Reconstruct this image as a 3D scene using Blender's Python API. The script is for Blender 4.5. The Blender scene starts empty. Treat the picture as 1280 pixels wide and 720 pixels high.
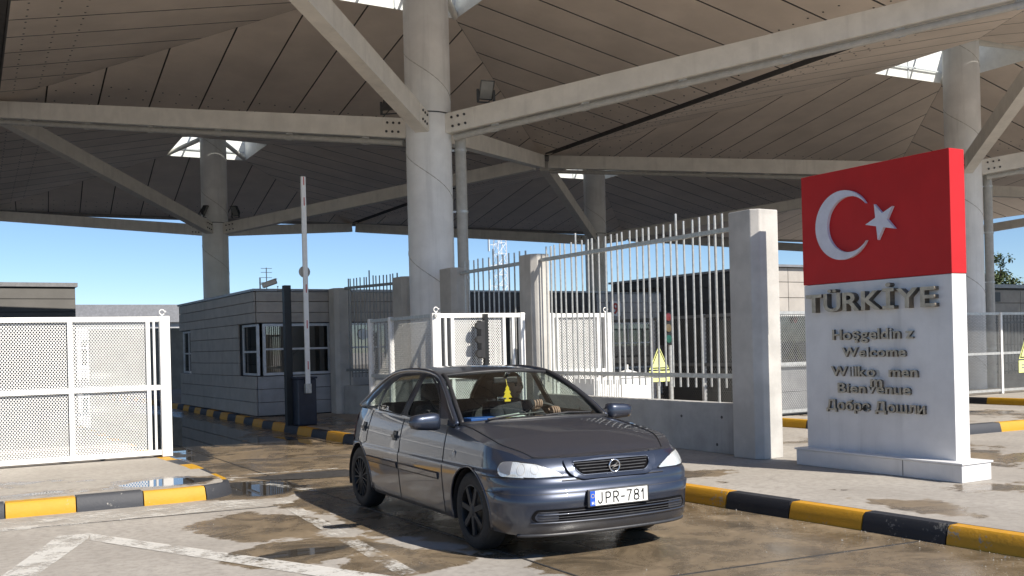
import bpy, bmesh, math, random
import numpy as np
from mathutils import Vector, Matrix
from mathutils.geometry import delaunay_2d_cdt
random.seed(7); R = math.radians; PI = math.pi
SC = bpy.context.scene; COL = SC.collection

# ------------------------------------------------------------------ camera
cam = bpy.data.cameras.new('camera'); CAM = bpy.data.objects.new('camera', cam); COL.objects.link(CAM)
cam.sensor_fit = 'HORIZONTAL'; cam.sensor_width = 36; cam.lens = 36*1270/1280
cam.shift_y = 73/1280; cam.clip_start = .05; cam.clip_end = 3000
CAM.location = (0, 0, 1.6); CAM.rotation_euler = (PI/2, .0245, -R(30.4))
SC.camera = CAM
# ------------------------------------------------------------------ light
SUN_TO = Vector((.38, -1.10, 1.0)).normalized()
w = bpy.data.worlds.new('World'); SC.world = w; w.use_nodes = True
nt = w.node_tree; bg = nt.nodes['Background']; bg.inputs['Strength'].default_value = .09
sky = nt.nodes.new('ShaderNodeTexSky'); sky.sky_type = 'NISHITA'; sky.sun_disc = False
sky.sun_elevation = math.asin(SUN_TO.z); sky.sun_rotation = math.atan2(SUN_TO.x, SUN_TO.y)
sky.altitude = 2200; sky.air_density = 1.0; sky.dust_density = .05; sky.ozone_density = 5
nt.links.new(sky.outputs[0], bg.inputs['Color'])
sl = bpy.data.lights.new('sun', 'SUN'); sl.energy = 5.0; sl.angle = R(.5); sl.color = (1, .93, .83)
so = bpy.data.objects.new('sun', sl); COL.objects.link(so)
so.rotation_euler = SUN_TO.to_track_quat('Z', 'Y').to_euler(); so.location = (10, -30, 40)
vs = SC.view_settings; vs.view_transform = 'Standard'; vs.look = 'None'; vs.exposure = .55; vs.gamma = 1
vs.use_curve_mapping = False
SC.cycles.max_bounces = 10; SC.cycles.diffuse_bounces = 5; SC.cycles.transparent_max_bounces = 24

# ------------------------------------------------------------------ materials
def nodes(name):
    m = bpy.data.materials.new(name); m.use_nodes = True
    return m, m.node_tree, m.node_tree.nodes['Principled BSDF']
def N(t, typ, **kw):
    n = t.nodes.new(typ)
    for k, v in kw.items():
        if k in n.inputs: n.inputs[k].default_value = v
        else: setattr(n, k, v)
    return n
def mixc(t, fac, a, b, mode='MIX'):
    n = t.nodes.new('ShaderNodeMix'); n.data_type = 'RGBA'; n.blend_type = mode
    for sock, v in ((0, fac), (6, a), (7, b)):
        if hasattr(v, 'is_output'): t.links.new(v, n.inputs[sock])
        else: n.inputs[sock].default_value = v if sock == 0 else (*v, 1)
    return n.outputs[2]
def math_(t, op, a, b=0.0, c=None, clamp=False):
    n = t.nodes.new('ShaderNodeMath'); n.operation = op; n.use_clamp = clamp
    for i, v in enumerate((a, b) if c is None else (a, b, c)):
        if hasattr(v, 'is_output'): t.links.new(v, n.inputs[i])
        else: n.inputs[i].default_value = v
    return n.outputs[0]
def ramp(t, fac, a, b):
    n = t.nodes.new('ShaderNodeMapRange'); n.interpolation_type = 'SMOOTHSTEP'
    t.links.new(fac, n.inputs[0]); n.inputs[1].default_value = a; n.inputs[2].default_value = b
    return n.outputs[0]
def noise(t, scale, detail=5, rough=.55, vec=None, dist=0.0):
    n = N(t, 'ShaderNodeTexNoise', Scale=scale, Detail=detail, Roughness=rough, Distortion=dist)
    if vec: t.links.new(vec, n.inputs['Vector'])
    return n.outputs[0]
def coords(t, scale=(1, 1, 1), kind='Object'):
    tc = t.nodes.new('ShaderNodeTexCoord'); mp = t.nodes.new('ShaderNodeMapping')
    mp.inputs['Scale'].default_value = scale
    t.links.new(tc.outputs[kind], mp.inputs[0]); return mp.outputs[0]
def position(t, scale=(1, 1, 1)):
    g = t.nodes.new('ShaderNodeNewGeometry'); mp = t.nodes.new('ShaderNodeMapping'); mp.inputs['Scale'].default_value = scale
    t.links.new(g.outputs['Position'], mp.inputs[0]); return mp.outputs[0]
def bump(t, b, h, strength, dist=.01):
    n = N(t, 'ShaderNodeBump', Strength=strength, Distance=dist); t.links.new(h, n.inputs['Height'])
    t.links.new(n.outputs[0], b.inputs['Normal'])
def plain(name, col, rough=.5, metal=0., var=.12, scale=6., coat=0., bumpy=0., rnd=0., streak=0., spec=.5):
    """painted / bare surface with grime mottling, per-object tint and vertical streaks"""
    m, t, b = nodes(name); p = position(t)
    c = mixc(t, ramp(t, noise(t, scale, 6, .6, p), .3, .72), tuple(x*(1-var) for x in col), tuple(min(1, x*(1+var)) for x in col))
    if streak:
        s = ramp(t, noise(t, 5, 4, .6, position(t, (1, 1, .07))), .5, .8)
        c = mixc(t, math_(t, 'MULTIPLY', s, streak), c, tuple(x*.45 for x in col))
    if rnd:
        oi = t.nodes.new('ShaderNodeObjectInfo')
        hs = N(t, 'ShaderNodeHueSaturation'); t.links.new(c, hs.inputs['Color'])
        t.links.new(math_(t, 'ADD', math_(t, 'MULTIPLY', oi.outputs['Random'], rnd*2), 1-rnd), hs.inputs['Value']); c = hs.outputs[0]
    t.links.new(c, b.inputs['Base Color'])
    r = noise(t, scale*3, 4, .6, p)
    t.links.new(math_(t, 'ADD', math_(t, 'MULTIPLY', r, .24), rough-.12, clamp=True), b.inputs['Roughness'])
    b.inputs['Metallic'].default_value = metal; b.inputs['Coat Weight'].default_value = coat
    b.inputs['Coat Roughness'].default_value = .04; b.inputs['Specular IOR Level'].default_value = spec
    if bumpy: bump(t, b, noise(t, scale*9, 5, .7, p), bumpy)
    return m
MAT = {}
MAT['white'] = plain('white_paint', (.82, .82, .80), .42, var=.05, streak=.12)
MAT['sign_white'] = plain('sign_white', (.72, .715, .71), .45, var=.06, scale=3, streak=.32)
MAT['sign_red'] = plain('sign_red', (.50, .013, .015), .45, var=.06, scale=2.5, streak=.10, spec=.3)
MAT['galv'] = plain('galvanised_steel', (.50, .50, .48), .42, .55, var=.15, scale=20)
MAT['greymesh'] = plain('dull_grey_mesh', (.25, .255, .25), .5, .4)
MAT['beam'] = plain('cream_beam_paint', (.72, .69, .63), .5, var=.07, scale=3, streak=.25)
MAT['pipe'] = plain('grey_pipe', (.42, .41, .38), .45, var=.1, scale=8, streak=.3)
MAT['column'] = plain('column_paint', (.76, .76, .75), .5, var=.08, scale=1.6, streak=.3, bumpy=.03)
MAT['pillar'] = plain('cast_concrete', (.48, .465, .435), .85, var=.13, scale=2.2, streak=.22, bumpy=.25)
MAT['wallc'] = plain('wall_concrete', (.38, .375, .36), .85, var=.16, scale=2.0, streak=.35, bumpy=.25)
MAT['panel'] = plain('roof_panel', (.72, .625, .535), .6, var=.08, scale=.8, rnd=.05)
MAT['deck'] = plain('roof_deck', (.12, .115, .11), .8)
MAT['fascia'] = plain('fascia', (.27, .26, .25), .6, var=.1, streak=.3)
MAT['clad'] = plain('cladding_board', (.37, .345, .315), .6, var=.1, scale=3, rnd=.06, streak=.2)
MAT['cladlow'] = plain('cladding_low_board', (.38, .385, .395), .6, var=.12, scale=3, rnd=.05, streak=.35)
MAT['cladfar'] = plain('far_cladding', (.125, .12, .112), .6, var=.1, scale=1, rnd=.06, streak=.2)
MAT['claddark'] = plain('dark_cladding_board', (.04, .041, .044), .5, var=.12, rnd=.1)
MAT['coping'] = plain('metal_coping', (.27, .27, .28), .4, .5)
MAT['frame'] = plain('aluminium_frame', (.62, .64, .66), .4, .2)
MAT['black'] = plain('black_paint', (.008, .009, .010), .45, var=.3)
MAT['navy'] = plain('navy_cabinet', (.022, .027, .045), .4, var=.2, streak=.2)
MAT['rubber'] = plain('tyre_rubber', (.016, .016, .017), .78, var=.3, scale=30, bumpy=.1)
MAT['plastic'] = plain('black_plastic', (.02, .02, .022), .5, var=.2, scale=20)
MAT['grille_shade_black'] = plain('grille_shade_black', (.006, .006, .007), .9, var=.3, scale=20, spec=.08)  # blacker than the plastic: colour stands in for shade inside deep intakes
MAT['slat_grey'] = plain('slat_grey', (.055, .056, .06), .7, var=.2, scale=20, spec=.2)
MAT['trim'] = plain('dark_trim', (.035, .036, .04), .4, var=.15, scale=20)
MAT['seat'] = plain('seat_fabric', (.035, .036, .038), .9, var=.3, scale=60)
MAT['chrome'] = plain('chrome', (.75, .75, .76), .18, 1.0, var=.03)
MAT['bronze'] = plain('bronze_letter', (.46, .42, .34), .5, .35, var=.2, scale=14, streak=.3)
MAT['bronze_dark'] = plain('bronze_side', (.15, .13, .105), .55, .3, var=.2, scale=14)
MAT['pale_letter'] = plain('pale_letter', (.55, .54, .50), .5, var=.1, scale=14)
MAT['emblem'] = plain('emblem_white', (.66, .67, .74), .5, var=.06, scale=8, streak=.2)
MAT['yellowgreen'] = plain('reflective_yellow', (.80, .83, .30), .4, var=.06, scale=9)
MAT['redpaint'] = plain('red_paint', (.50, .05, .04), .5, var=.1)
MAT['blue'] = plain('plate_blue', (.02, .09, .50), .4, var=.05)
MAT['blue_item'] = plain('blue_box', (.03, .12, .42), .5, var=.1, scale=20)
MAT['yellow_item'] = plain('yellow_card', (.85, .62, .02), .5, var=.05)
MAT['paper'] = plain('paper', (.62, .68, .60), .7, var=.1, scale=20)
MAT['skin'] = plain('skin', (.52, .33, .24), .55, var=.06, scale=20)
MAT['cloth'] = plain('dark_cloth', (.03, .032, .04), .9, var=.2, scale=30)
MAT['hair'] = plain('dark_hair', (.02, .016, .013), .7, var=.2, scale=40)
MAT['bark'] = plain('bark', (.10, .075, .05), .9, var=.3, scale=10, bumpy=.5)
MAT['mast_pale'] = plain('lattice_steel', (.80, .79, .80), .6, .2, var=.2)  # faintness of the far mast is put into this pale colour
MAT['skywhite'] = plain('lantern_white', (.86, .86, .82), .6, var=.05)
MAT['lens'] = plain('signal_lens', (.015, .075, .055), .2, var=.1)
MAT['lensred'] = plain('signal_lens_red', (.13, .02, .02), .2, var=.1)
MAT['lensamber'] = plain('signal_lens_amber', (.12, .09, .05), .2, var=.1)
MAT['wheel'] = plain('wheel_cover', (.028, .029, .031), .6, 0., var=.2, scale=20, spec=.3)

def leaf_mat():
    m, t, b = nodes('leaf'); oi = noise(t, 1.3, 3, .6, position(t))
    t.links.new(mixc(t, ramp(t, oi, .3, .7), (.035, .06, .02), (.09, .12, .04)), b.inputs['Base Color'])
    b.inputs['Roughness'].default_value = .6; return m
MAT['leaf'] = leaf_mat()
def glass(name, tint=(.8, .85, .84), thick=.12, rough=0.0, refl=1.0):
    m, t, b = nodes(name); t.nodes.remove(b); out = t.nodes['Material Output']
    tr = N(t, 'ShaderNodeBsdfTransparent'); tr.inputs[0].default_value = (*tint, 1)
    gl = N(t, 'ShaderNodeBsdfGlossy'); gl.inputs['Roughness'].default_value = rough; gl.inputs['Color'].default_value = (1, 1, 1, 1)
    lw_ = N(t, 'ShaderNodeLayerWeight', Blend=.5); fr = math_(t, 'ADD', .045, math_(t, 'MULTIPLY', math_(t, 'POWER', lw_.outputs['Facing'], 5.0), .955)); mx = t.nodes.new('ShaderNodeMixShader')
    t.links.new(math_(t, 'ADD', math_(t, 'MULTIPLY', fr, refl), thick*.25, clamp=True), mx.inputs[0])
    t.links.new(tr.outputs[0], mx.inputs[1]); t.links.new(gl.outputs[0], mx.inputs[2]); t.links.new(mx.outputs[0], out.inputs[0])
    return m
MAT['glass'] = glass('car_glass', (.70, .76, .735), 0.0, refl=1.0)
MAT['winglass'] = glass('window_glass', (.10, .13, .135), .5)
MAT['skyglass'] = glass('skylight_glass', (.85, .9, .92), .1)
def paint_car():
    m, t, b = nodes('grey_blue_car_paint'); p = coords(t)
    f = noise(t, 900, 2, .5, p)
    c = mixc(t, ramp(t, f, .35, .75), (.027, .034, .053), (.050, .062, .094))
    dirt = ramp(t, noise(t, 3, 6, .65, p), .52, .8)
    sx = t.nodes.new('ShaderNodeSeparateXYZ'); t.links.new(p, sx.inputs[0])
    low = math_(t, 'MULTIPLY', ramp(t, math_(t, 'ADD', sx.outputs[2], math_(t, 'MULTIPLY', noise(t, 7, 5, .6, p), .25)), .58, .26), .55)
    c = mixc(t, math_(t, 'MAXIMUM', math_(t, 'MULTIPLY', dirt, .22), low), c, (.10, .094, .084))
    t.links.new(c, b.inputs['Base Color']); b.inputs['Metallic'].default_value = .55
    b.inputs['Roughness'].default_value = .36; b.inputs['Coat Weight'].default_value = .85
    t.links.new(math_(t, 'ADD', math_(t, 'MULTIPLY', dirt, .10), .02), b.inputs['Coat Roughness']); return m
MAT['carpaint'] = paint_car()
def headlamp():
    m, t, b = nodes('headlamp_lens'); p = coords(t)
    wt = N(t, 'ShaderNodeTexWave', Scale=26.0, Distortion=.6); wt.bands_direction = 'Y'; t.links.new(p, wt.inputs['Vector'])
    c = mixc(t, wt.outputs['Fac'], (.56, .60, .61), (.68, .71, .71)); c = mixc(t, ramp(t, noise(t, 9, 3, .5, p), .42, .62), c, (.75, .77, .76))
    t.links.new(c, b.inputs['Base Color'])
    b.inputs['Roughness'].default_value = .22; b.inputs['Metallic'].default_value = .35; b.inputs['Coat Weight'].default_value = 1; b.inputs['Coat Roughness'].default_value = .02
    return m
MAT['headlamp'] = headlamp()

# wet ground: damp patches are stains with shapes of their own, given as (x, y, rx, ry, weight)
def wet_mask(t, blobs, nz=.55):
    g = t.nodes.new('ShaderNodeNewGeometry'); pos = g.outputs['Position']
    cur = None
    for (x, y, rx, ry, wt) in blobs:
        s = t.nodes.new('ShaderNodeVectorMath'); s.operation = 'SUBTRACT'; t.links.new(pos, s.inputs[0]); s.inputs[1].default_value = (x, y, 0)
        d = t.nodes.new('ShaderNodeVectorMath'); d.operation = 'MULTIPLY'; t.links.new(s.outputs[0], d.inputs[0]); d.inputs[1].default_value = (1/rx, 1/ry, 0)
        l = t.nodes.new('ShaderNodeVectorMath'); l.operation = 'LENGTH'; t.links.new(d.outputs[0], l.inputs[0])
        v = math_(t, 'MULTIPLY', math_(t, 'SUBTRACT', 1.0, l.outputs['Value']), wt)
        cur = v if cur is None else math_(t, 'MAXIMUM', cur, v)
    n1 = noise(t, .9, 6, .6, position(t)); n2 = noise(t, 4.5, 5, .6, position(t))
    q = math_(t, 'ADD', math_(t, 'SUBTRACT', n1, .5), math_(t, 'MULTIPLY', math_(t, 'SUBTRACT', n2, .5), .35))
    return math_(t, 'ADD', cur, math_(t, 'MULTIPLY', q, nz*2.4))
def ground_mat(name, dry1, dry2, blobs, pools, base_rough=.82):
    m, t, b = nodes(name); p = position(t)
    damp = ramp(t, wet_mask(t, blobs), .0, .06); pud = ramp(t, wet_mask(t, pools, .3), .0, .07)
    c = mixc(t, ramp(t, noise(t, .55, 7, .62, p), .3, .7), dry1, dry2)
    c = mixc(t, ramp(t, noise(t, 14, 6, .7, p), .35, .8), c, tuple(x*.80 for x in dry1))
    c = mixc(t, math_(t, 'MULTIPLY', ramp(t, noise(t, 2.1, 6, .7, p, .8), .56, .75), .38), c, tuple(x*.52 for x in dry1))
    grit = ramp(t, noise(t, 130, 3, .6, p), .58, .75)
    c = mixc(t, math_(t, 'MULTIPLY', grit, .35), c, tuple(x*.5 for x in dry1))
    # tyre-darkened wheel tracks along the lane
    c = mixc(t, math_(t, 'MULTIPLY', ramp(t, noise(t, 1.2, 4, .6, position(t, (1.6, .12, 1))), .5, .72), .22), c, tuple(x*.55 for x in dry1))
    wv = ramp(t, noise(t, 1.7, 7, .68, p, .6), .32, .68)
    wetc = mixc(t, .9, c, mixc(t, wv, (.25, .195, .12), (.70, .56, .38)), 'MULTIPLY')
    c2 = mixc(t, damp, c, wetc)
    c2 = mixc(t, pud, c2, (.055, .047, .037))
    t.links.new(c2, b.inputs['Base Color'])
    r = math_(t, 'SUBTRACT', base_rough, math_(t, 'MULTIPLY', damp, math_(t, 'SUBTRACT', .67, math_(t, 'MULTIPLY', wv, .24))))
    r = math_(t, 'SUBTRACT', r, math_(t, 'MULTIPLY', pud, .36), clamp=True)
    t.links.new(r, b.inputs['Roughness'])
    t.links.new(math_(t, 'ADD', .35, math_(t, 'MULTIPLY', pud, .3)), b.inputs['Specular IOR Level'])
    n = N(t, 'ShaderNodeBump', Distance=.012); t.links.new(noise(t, 60, 6, .7, p), n.inputs['Height'])
    t.links.new(math_(t, 'MULTIPLY', math_(t, 'MULTIPLY', math_(t, 'SUBTRACT', 1.0, pud), math_(t, 'SUBTRACT', 1.0, math_(t, 'MULTIPLY', damp, .75))), .4), n.inputs['Strength'])
    t.links.new(n.outputs[0], b.inputs['Normal'])
    return m
MAT['road'] = ground_mat('concrete_road', (.315, .290, .258), (.43, .40, .36), [
    (5.6, 5.0, 1.9, 4.2, 1.5), (4.4, 4.6, 2.0, 1.8, .8), (2.75, 9.25, .62, .85, .75), (2.6, 7.9, .75, .5, .75), (3.15, 7.1, .45, .6, .5),
    (3.55, 12.0, .9, 1.2, .8), (4.75, 9.6, 1.45, 3.6, 1.3), (4.9, 24, 1.9, 10.5, 1.6), (4.7, 42, 2.2, 14, 1.2), (5.5, 16.2, 1.2, 2.4, .7), (4.6, 14.8, 1.7, 2.6, 1.1),  # damp around the car is widened to darken the ground in its shadow
    (12, 9.5, 1.3, 2.4, .4), (12.3, 20, 1.4, 6, .7), (9.5, 3, 1.5, 1.0, .3)],
    [(2.55, 7.85, .42, .15, .35), (3.45, 11.9, .5, .7, .4), (4.4, 24, 1.6, 6.5, 1.2), (3.7, 18.5, .5, 3.4, .9), (4.7, 42, 1.8, 12, 1.0), (4.25, 12.6, .5, .35, .3), (5.6, 18.0, .6, 1.2, .5)])
MAT['pave'] = ground_mat('concrete_pavement', (.34, .312, .275), (.44, .41, .365), [
    (2.4, 12.0, .8, .5, .7), (1.2, 11.9, 1.4, .25, .4), (.5, 13.2, .9, .4, .15), (8.6, 6.0, .8, .3, .2), (7.35, 5.9, .3, .9, .3), (7.4, 8.6, .3, .6, .12), (9.7, 5.5, .55, .4, .4),
    (7.2, 20, .8, 8, .5), (15.5, 13, 2, 2, .2)], [(2.45, 11.98, .58, .33, .8), (1.1, 11.95, .5, .12, .15)])
def marking(name='worn_white_marking', amount=.72, lo=.34):
    m, t, b = nodes(name); p = position(t)
    t.links.new(mixc(t, noise(t, 9, 5, .6, p), (.62, .60, .55), (.80, .79, .75)), b.inputs['Base Color']); b.inputs['Roughness'].default_value = .7
    a = math_(t, 'ADD', noise(t, 3.0, 7, .68, p), math_(t, 'MULTIPLY', math_(t, 'SUBTRACT', noise(t, 30, 4, .7, p), .5), .5))
    t.links.new(math_(t, 'MULTIPLY', ramp(t, a, lo, lo+.22), amount), b.inputs['Alpha']); return m
MAT['marking'] = marking(); MAT['marking_faint'] = marking('faint_white_marking', .62, .43)
def kerb_paint(name, col, under=(.40, .38, .34), cover=.36):
    m, t, b = nodes(name); p = position(t)
    a = math_(t, 'ADD', noise(t, 3.5, 8, .7, p), math_(t, 'MULTIPLY', math_(t, 'SUBTRACT', noise(t, 38, 4, .7, p), .5), .55))
    c = mixc(t, noise(t, 6, 5, .6, p), tuple(x*.82 for x in col), tuple(min(1, x*1.1) for x in col))
    t.links.new(mixc(t, ramp(t, a, cover-.06, cover+.02), under, c), b.inputs['Base Color'])
    b.inputs['Roughness'].default_value = .6; bump(t, b, noise(t, 40, 5, .7, p), .35); return m
MAT['kyellow'] = kerb_paint('kerb_yellow', (.52, .275, .006), cover=.33)
MAT['kmustard'] = kerb_paint('kerb_mustard', (.58, .29, .016), (.30, .27, .22), cover=.37)
MAT['kworn'] = kerb_paint('kerb_worn_black', (.020, .022, .028), (.20, .19, .17), cover=.35)
MAT['kblack'] = kerb_paint('kerb_black', (.022, .024, .030), cover=.31)
MAT['kgrey'] = kerb_paint('kerb_grey', (.036, .039, .048), cover=.31)
MAT['asphalt'] = plain('asphalt_patch', (.045, .043, .042), .55, var=.3, scale=9, bumpy=.3)

# ------------------------------------------------------------------ mesh helpers
class MB:
    def __init__(s): s.v = []; s.f = []
    def add(s, vs_, fs):
        o = len(s.v); s.v += [tuple(v) for v in vs_]; s.f += [tuple(i+o for i in f) for f in fs]; return s
    def box(s, a, b):
        (x0, y0, z0), (x1, y1, z1) = a, b
        return s.add([(x0,y0,z0),(x1,y0,z0),(x1,y1,z0),(x0,y1,z0),(x0,y0,z1),(x1,y0,z1),(x1,y1,z1),(x0,y1,z1)],
                     [(0,3,2,1),(4,5,6,7),(0,1,5,4),(1,2,6,5),(2,3,7,6),(3,0,4,7)])
    def bar(s, a, b, w_, h_, up=(0, 0, 1)):
        a, b = Vector(a), Vector(b); d = (b-a).normalized(); sx = d.cross(Vector(up))
        if sx.length < 1e-4: sx = d.cross(Vector((1, 0, 0)))
        sx.normalize(); sy = sx.cross(d).normalized(); sx *= w_/2; sy *= h_/2
        return s.add([a-sx-sy, a+sx-sy, a+sx+sy, a-sx+sy, b-sx-sy, b+sx-sy, b+sx+sy, b-sx+sy],
                     [(0,1,2,3),(4,7,6,5),(0,4,5,1),(1,5,6,2),(2,6,7,3),(3,7,4,0)])
    def tube(s, pts, r, n=10, caps=True):
        pts = [Vector(p) for p in pts]; rs = r if isinstance(r, (list, tuple)) else [r]*len(pts)
        d0 = (pts[1]-pts[0]).normalized(); ref = Vector((0, 0, 1)) if abs(d0.z) < .9 else Vector((1, 0, 0))
        rings = []; o = len(s.v)
        for i, p in enumerate(pts):
            d = ((pts[min(i+1, len(pts)-1)]-pts[max(i-1, 0)])).normalized()
            u = d.cross(ref)
            if u.length < 1e-3: u = d.cross(Vector((0, 1, 0)))
            u.normalize(); ref2 = u.cross(d)
            s.v += [tuple(p+(u*math.cos(2*PI*k/n)+ref2*math.sin(2*PI*k/n))*rs[i]) for k in range(n)]
        for i in range(len(pts)-1):
            for k in range(n):
                s.f.append((o+i*n+k, o+i*n+(k+1) % n, o+(i+1)*n+(k+1) % n, o+(i+1)*n+k))
        if caps: s.f.append(tuple(o+k for k in range(n))[::-1]); s.f.append(tuple(o+(len(pts)-1)*n+k for k in range(n)))
        return s
    def prism(s, poly, f0, f1):
        """poly of 2-D points; f0, f1 map a 2-D point to 3-D (front, back)"""
        n = len(poly); return s.add([f0(p) for p in poly]+[f1(p) for p in poly], [tuple(range(n)), tuple(range(2*n-1, n-1, -1))]+[(i, i+n, (i+1) % n+n, (i+1) % n) for i in range(n)])
    def lathe(s, prof, n=40, axis='y', c=(0, 0, 0)):
        """prof: (radius, height) pairs round an axis"""
        o = len(s.v)
        for (r, h) in prof:
            for k in range(n):
                a = 2*PI*k/n
                s.v.append((c[0]+r*math.cos(a), c[1]+h, c[2]+r*math.sin(a)) if axis == 'y' else (c[0]+r*math.cos(a), c[1]+r*math.sin(a), c[2]+h))
        for i in range(len(prof)-1):
            for k in range(n): s.f.append((o+i*n+k, o+i*n+(k+1) % n, o+(i+1)*n+(k+1) % n, o+(i+1)*n+k))
        return s
    def mesh(s, name, mat, smooth=False, fix=True):
        me = bpy.data.meshes.new(name); me.from_pydata(s.v, [], s.f)
        if fix:
            bm = bmesh.new(); bm.from_mesh(me); bmesh.ops.remove_doubles(bm, verts=bm.verts, dist=1e-5)
            bmesh.ops.recalc_face_normals(bm, faces=bm.faces); bm.to_mesh(me); bm.free()
        me.materials.append(MAT[mat])
        if smooth:
            me.shade_smooth()
            if smooth != True: me.set_sharp_from_angle(angle=R(smooth))
        return me
    def build(s, name, mat, parent=None, smooth=False, at=None, bevel=0., local=False, fix=True):
        if at is not None: s.v = [(a-at[0], b-at[1], c-at[2]) for a, b, c in s.v]
        o = link(name, s.mesh(name, mat, smooth, fix), parent, local)
        if at is not None: o.location = at
        if bevel:
            md = o.modifiers.new('bevel', 'BEVEL'); md.width = bevel; md.segments = 2; md.limit_method = 'ANGLE'; md.angle_limit = R(40)
        return o
def link(name, me, parent=None, local=False, loc=None, rotz=0.):
    o = bpy.data.objects.new(name, me); COL.objects.link(o)
    if loc is not None: o.location = loc
    if rotz: o.rotation_euler = (0, 0, rotz)
    if parent is not None:
        o.parent = parent
        if not local:
            m = parent.matrix_basis.copy()
            if parent.parent is not None: m = parent.parent.matrix_basis @ parent.matrix_parent_inverse @ m
            o.matrix_parent_inverse = m.inverted()
    return o
def thing(name, label, cat, loc=(0, 0, 0), rotz=0., group=None):
    o = bpy.data.objects.new(name, None); COL.objects.link(o); o.location = loc; o.rotation_euler = (0, 0, rotz)
    o.empty_display_size = .2; return tag(o, label, cat, group)
def tag(o, label, cat, group=None):
    o['label'] = label; o['category'] = cat
    if group: o['group'] = group
    return o
def struct(o): o['kind'] = 'structure'; return o
def stuff(o): o['kind'] = 'stuff'; return o
def text_mesh(ch, size, depth, mat, bold=0., side=None):
    c = bpy.data.curves.new('t', 'FONT'); c.body = ch; c.size = size; c.extrude = depth/2; c.offset = bold; c.resolution_u = 3
    o = bpy.data.objects.new('t', c); COL.objects.link(o); bpy.context.view_layer.update()
    me = bpy.data.meshes.new_from_object(o.evaluated_get(bpy.context.evaluated_depsgraph_get()))
    bpy.data.objects.remove(o); bpy.data.curves.remove(c)
    me.materials.clear(); me.materials.append(MAT[mat])
    if side:
        me.materials.append(MAT[side])
        for p in me.polygons: p.material_index = 0 if p.normal.z > .5 else 1
    me.name = 'letter'; return me
def lettering(parent, s, x0, x1, height, basis, depth, mat, bold=0., skip=(), side=None, capscale=.72, local=False, pale=()):
    """letters of s set between x0 and x1 along basis; basis maps (u, v, w) to 3-D"""
    size = height/capscale; mes = []; adv = 0.; gap = size*.07
    for ch in s:
        if ch == ' ': mes.append((None, adv)); adv += size*.28; continue
        pl_i = len(mes) in pale; me = text_mesh(ch, size, depth, 'pale_letter' if pl_i else mat, bold, side); xs = [v.co.x for v in me.vertices]
        mes.append((me, adv-min(xs))); adv += max(xs)-min(xs)+gap
    k = (x1-x0)/(adv-gap)
    for i, (me, a) in enumerate(mes):
        if me is None or i in skip: continue
        for v in me.vertices: v.co = basis(x0+(v.co.x+a)*k, v.co.y, v.co.z+depth/2)
        me.update(); bm = bmesh.new(); bm.from_mesh(me); bmesh.ops.recalc_face_normals(bm, faces=bm.faces); bm.to_mesh(me); bm.free()
        link('letter', me, parent, local)
def perforated(name, u0, u1, z0, z1, fn, mat, parent, pu=.038, pz=.0245, k=.72, th=.003):
    """expanded-metal sheet: every diamond opening is a real hole; fn maps (u, z, depth) to 3-D"""
    V = []; F = []; nu = int((u1-u0)/pu); nz = int((z1-z0)/pz)
    for j in range(nz):
        for i in range(nu):
            cu = u0+(i+.5+(.25 if j % 2 else -.25))*pu*(u1-u0)/(nu*pu); cz = z0+(j+.5)*(z1-z0)/nz
            o = len(V)
            for d in (0, th):
                for q in (1, k):
                    V += [fn(cu-pu/2*q, cz, d), fn(cu, cz-pz*q, d), fn(cu+pu/2*q, cz, d), fn(cu, cz+pz*q, d)]
            for a in range(4):
                b = (a+1) % 4
                F += [(o+a, o+b, o+4+b, o+4+a), (o+8+a, o+12+a, o+12+b, o+8+b), (o+4+a, o+4+b, o+12+b, o+12+a)]
    me = bpy.data.meshes.new(name); me.from_pydata(V, [], F); me.materials.append(MAT[mat])
    return stuff(link(name, me, parent))
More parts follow.
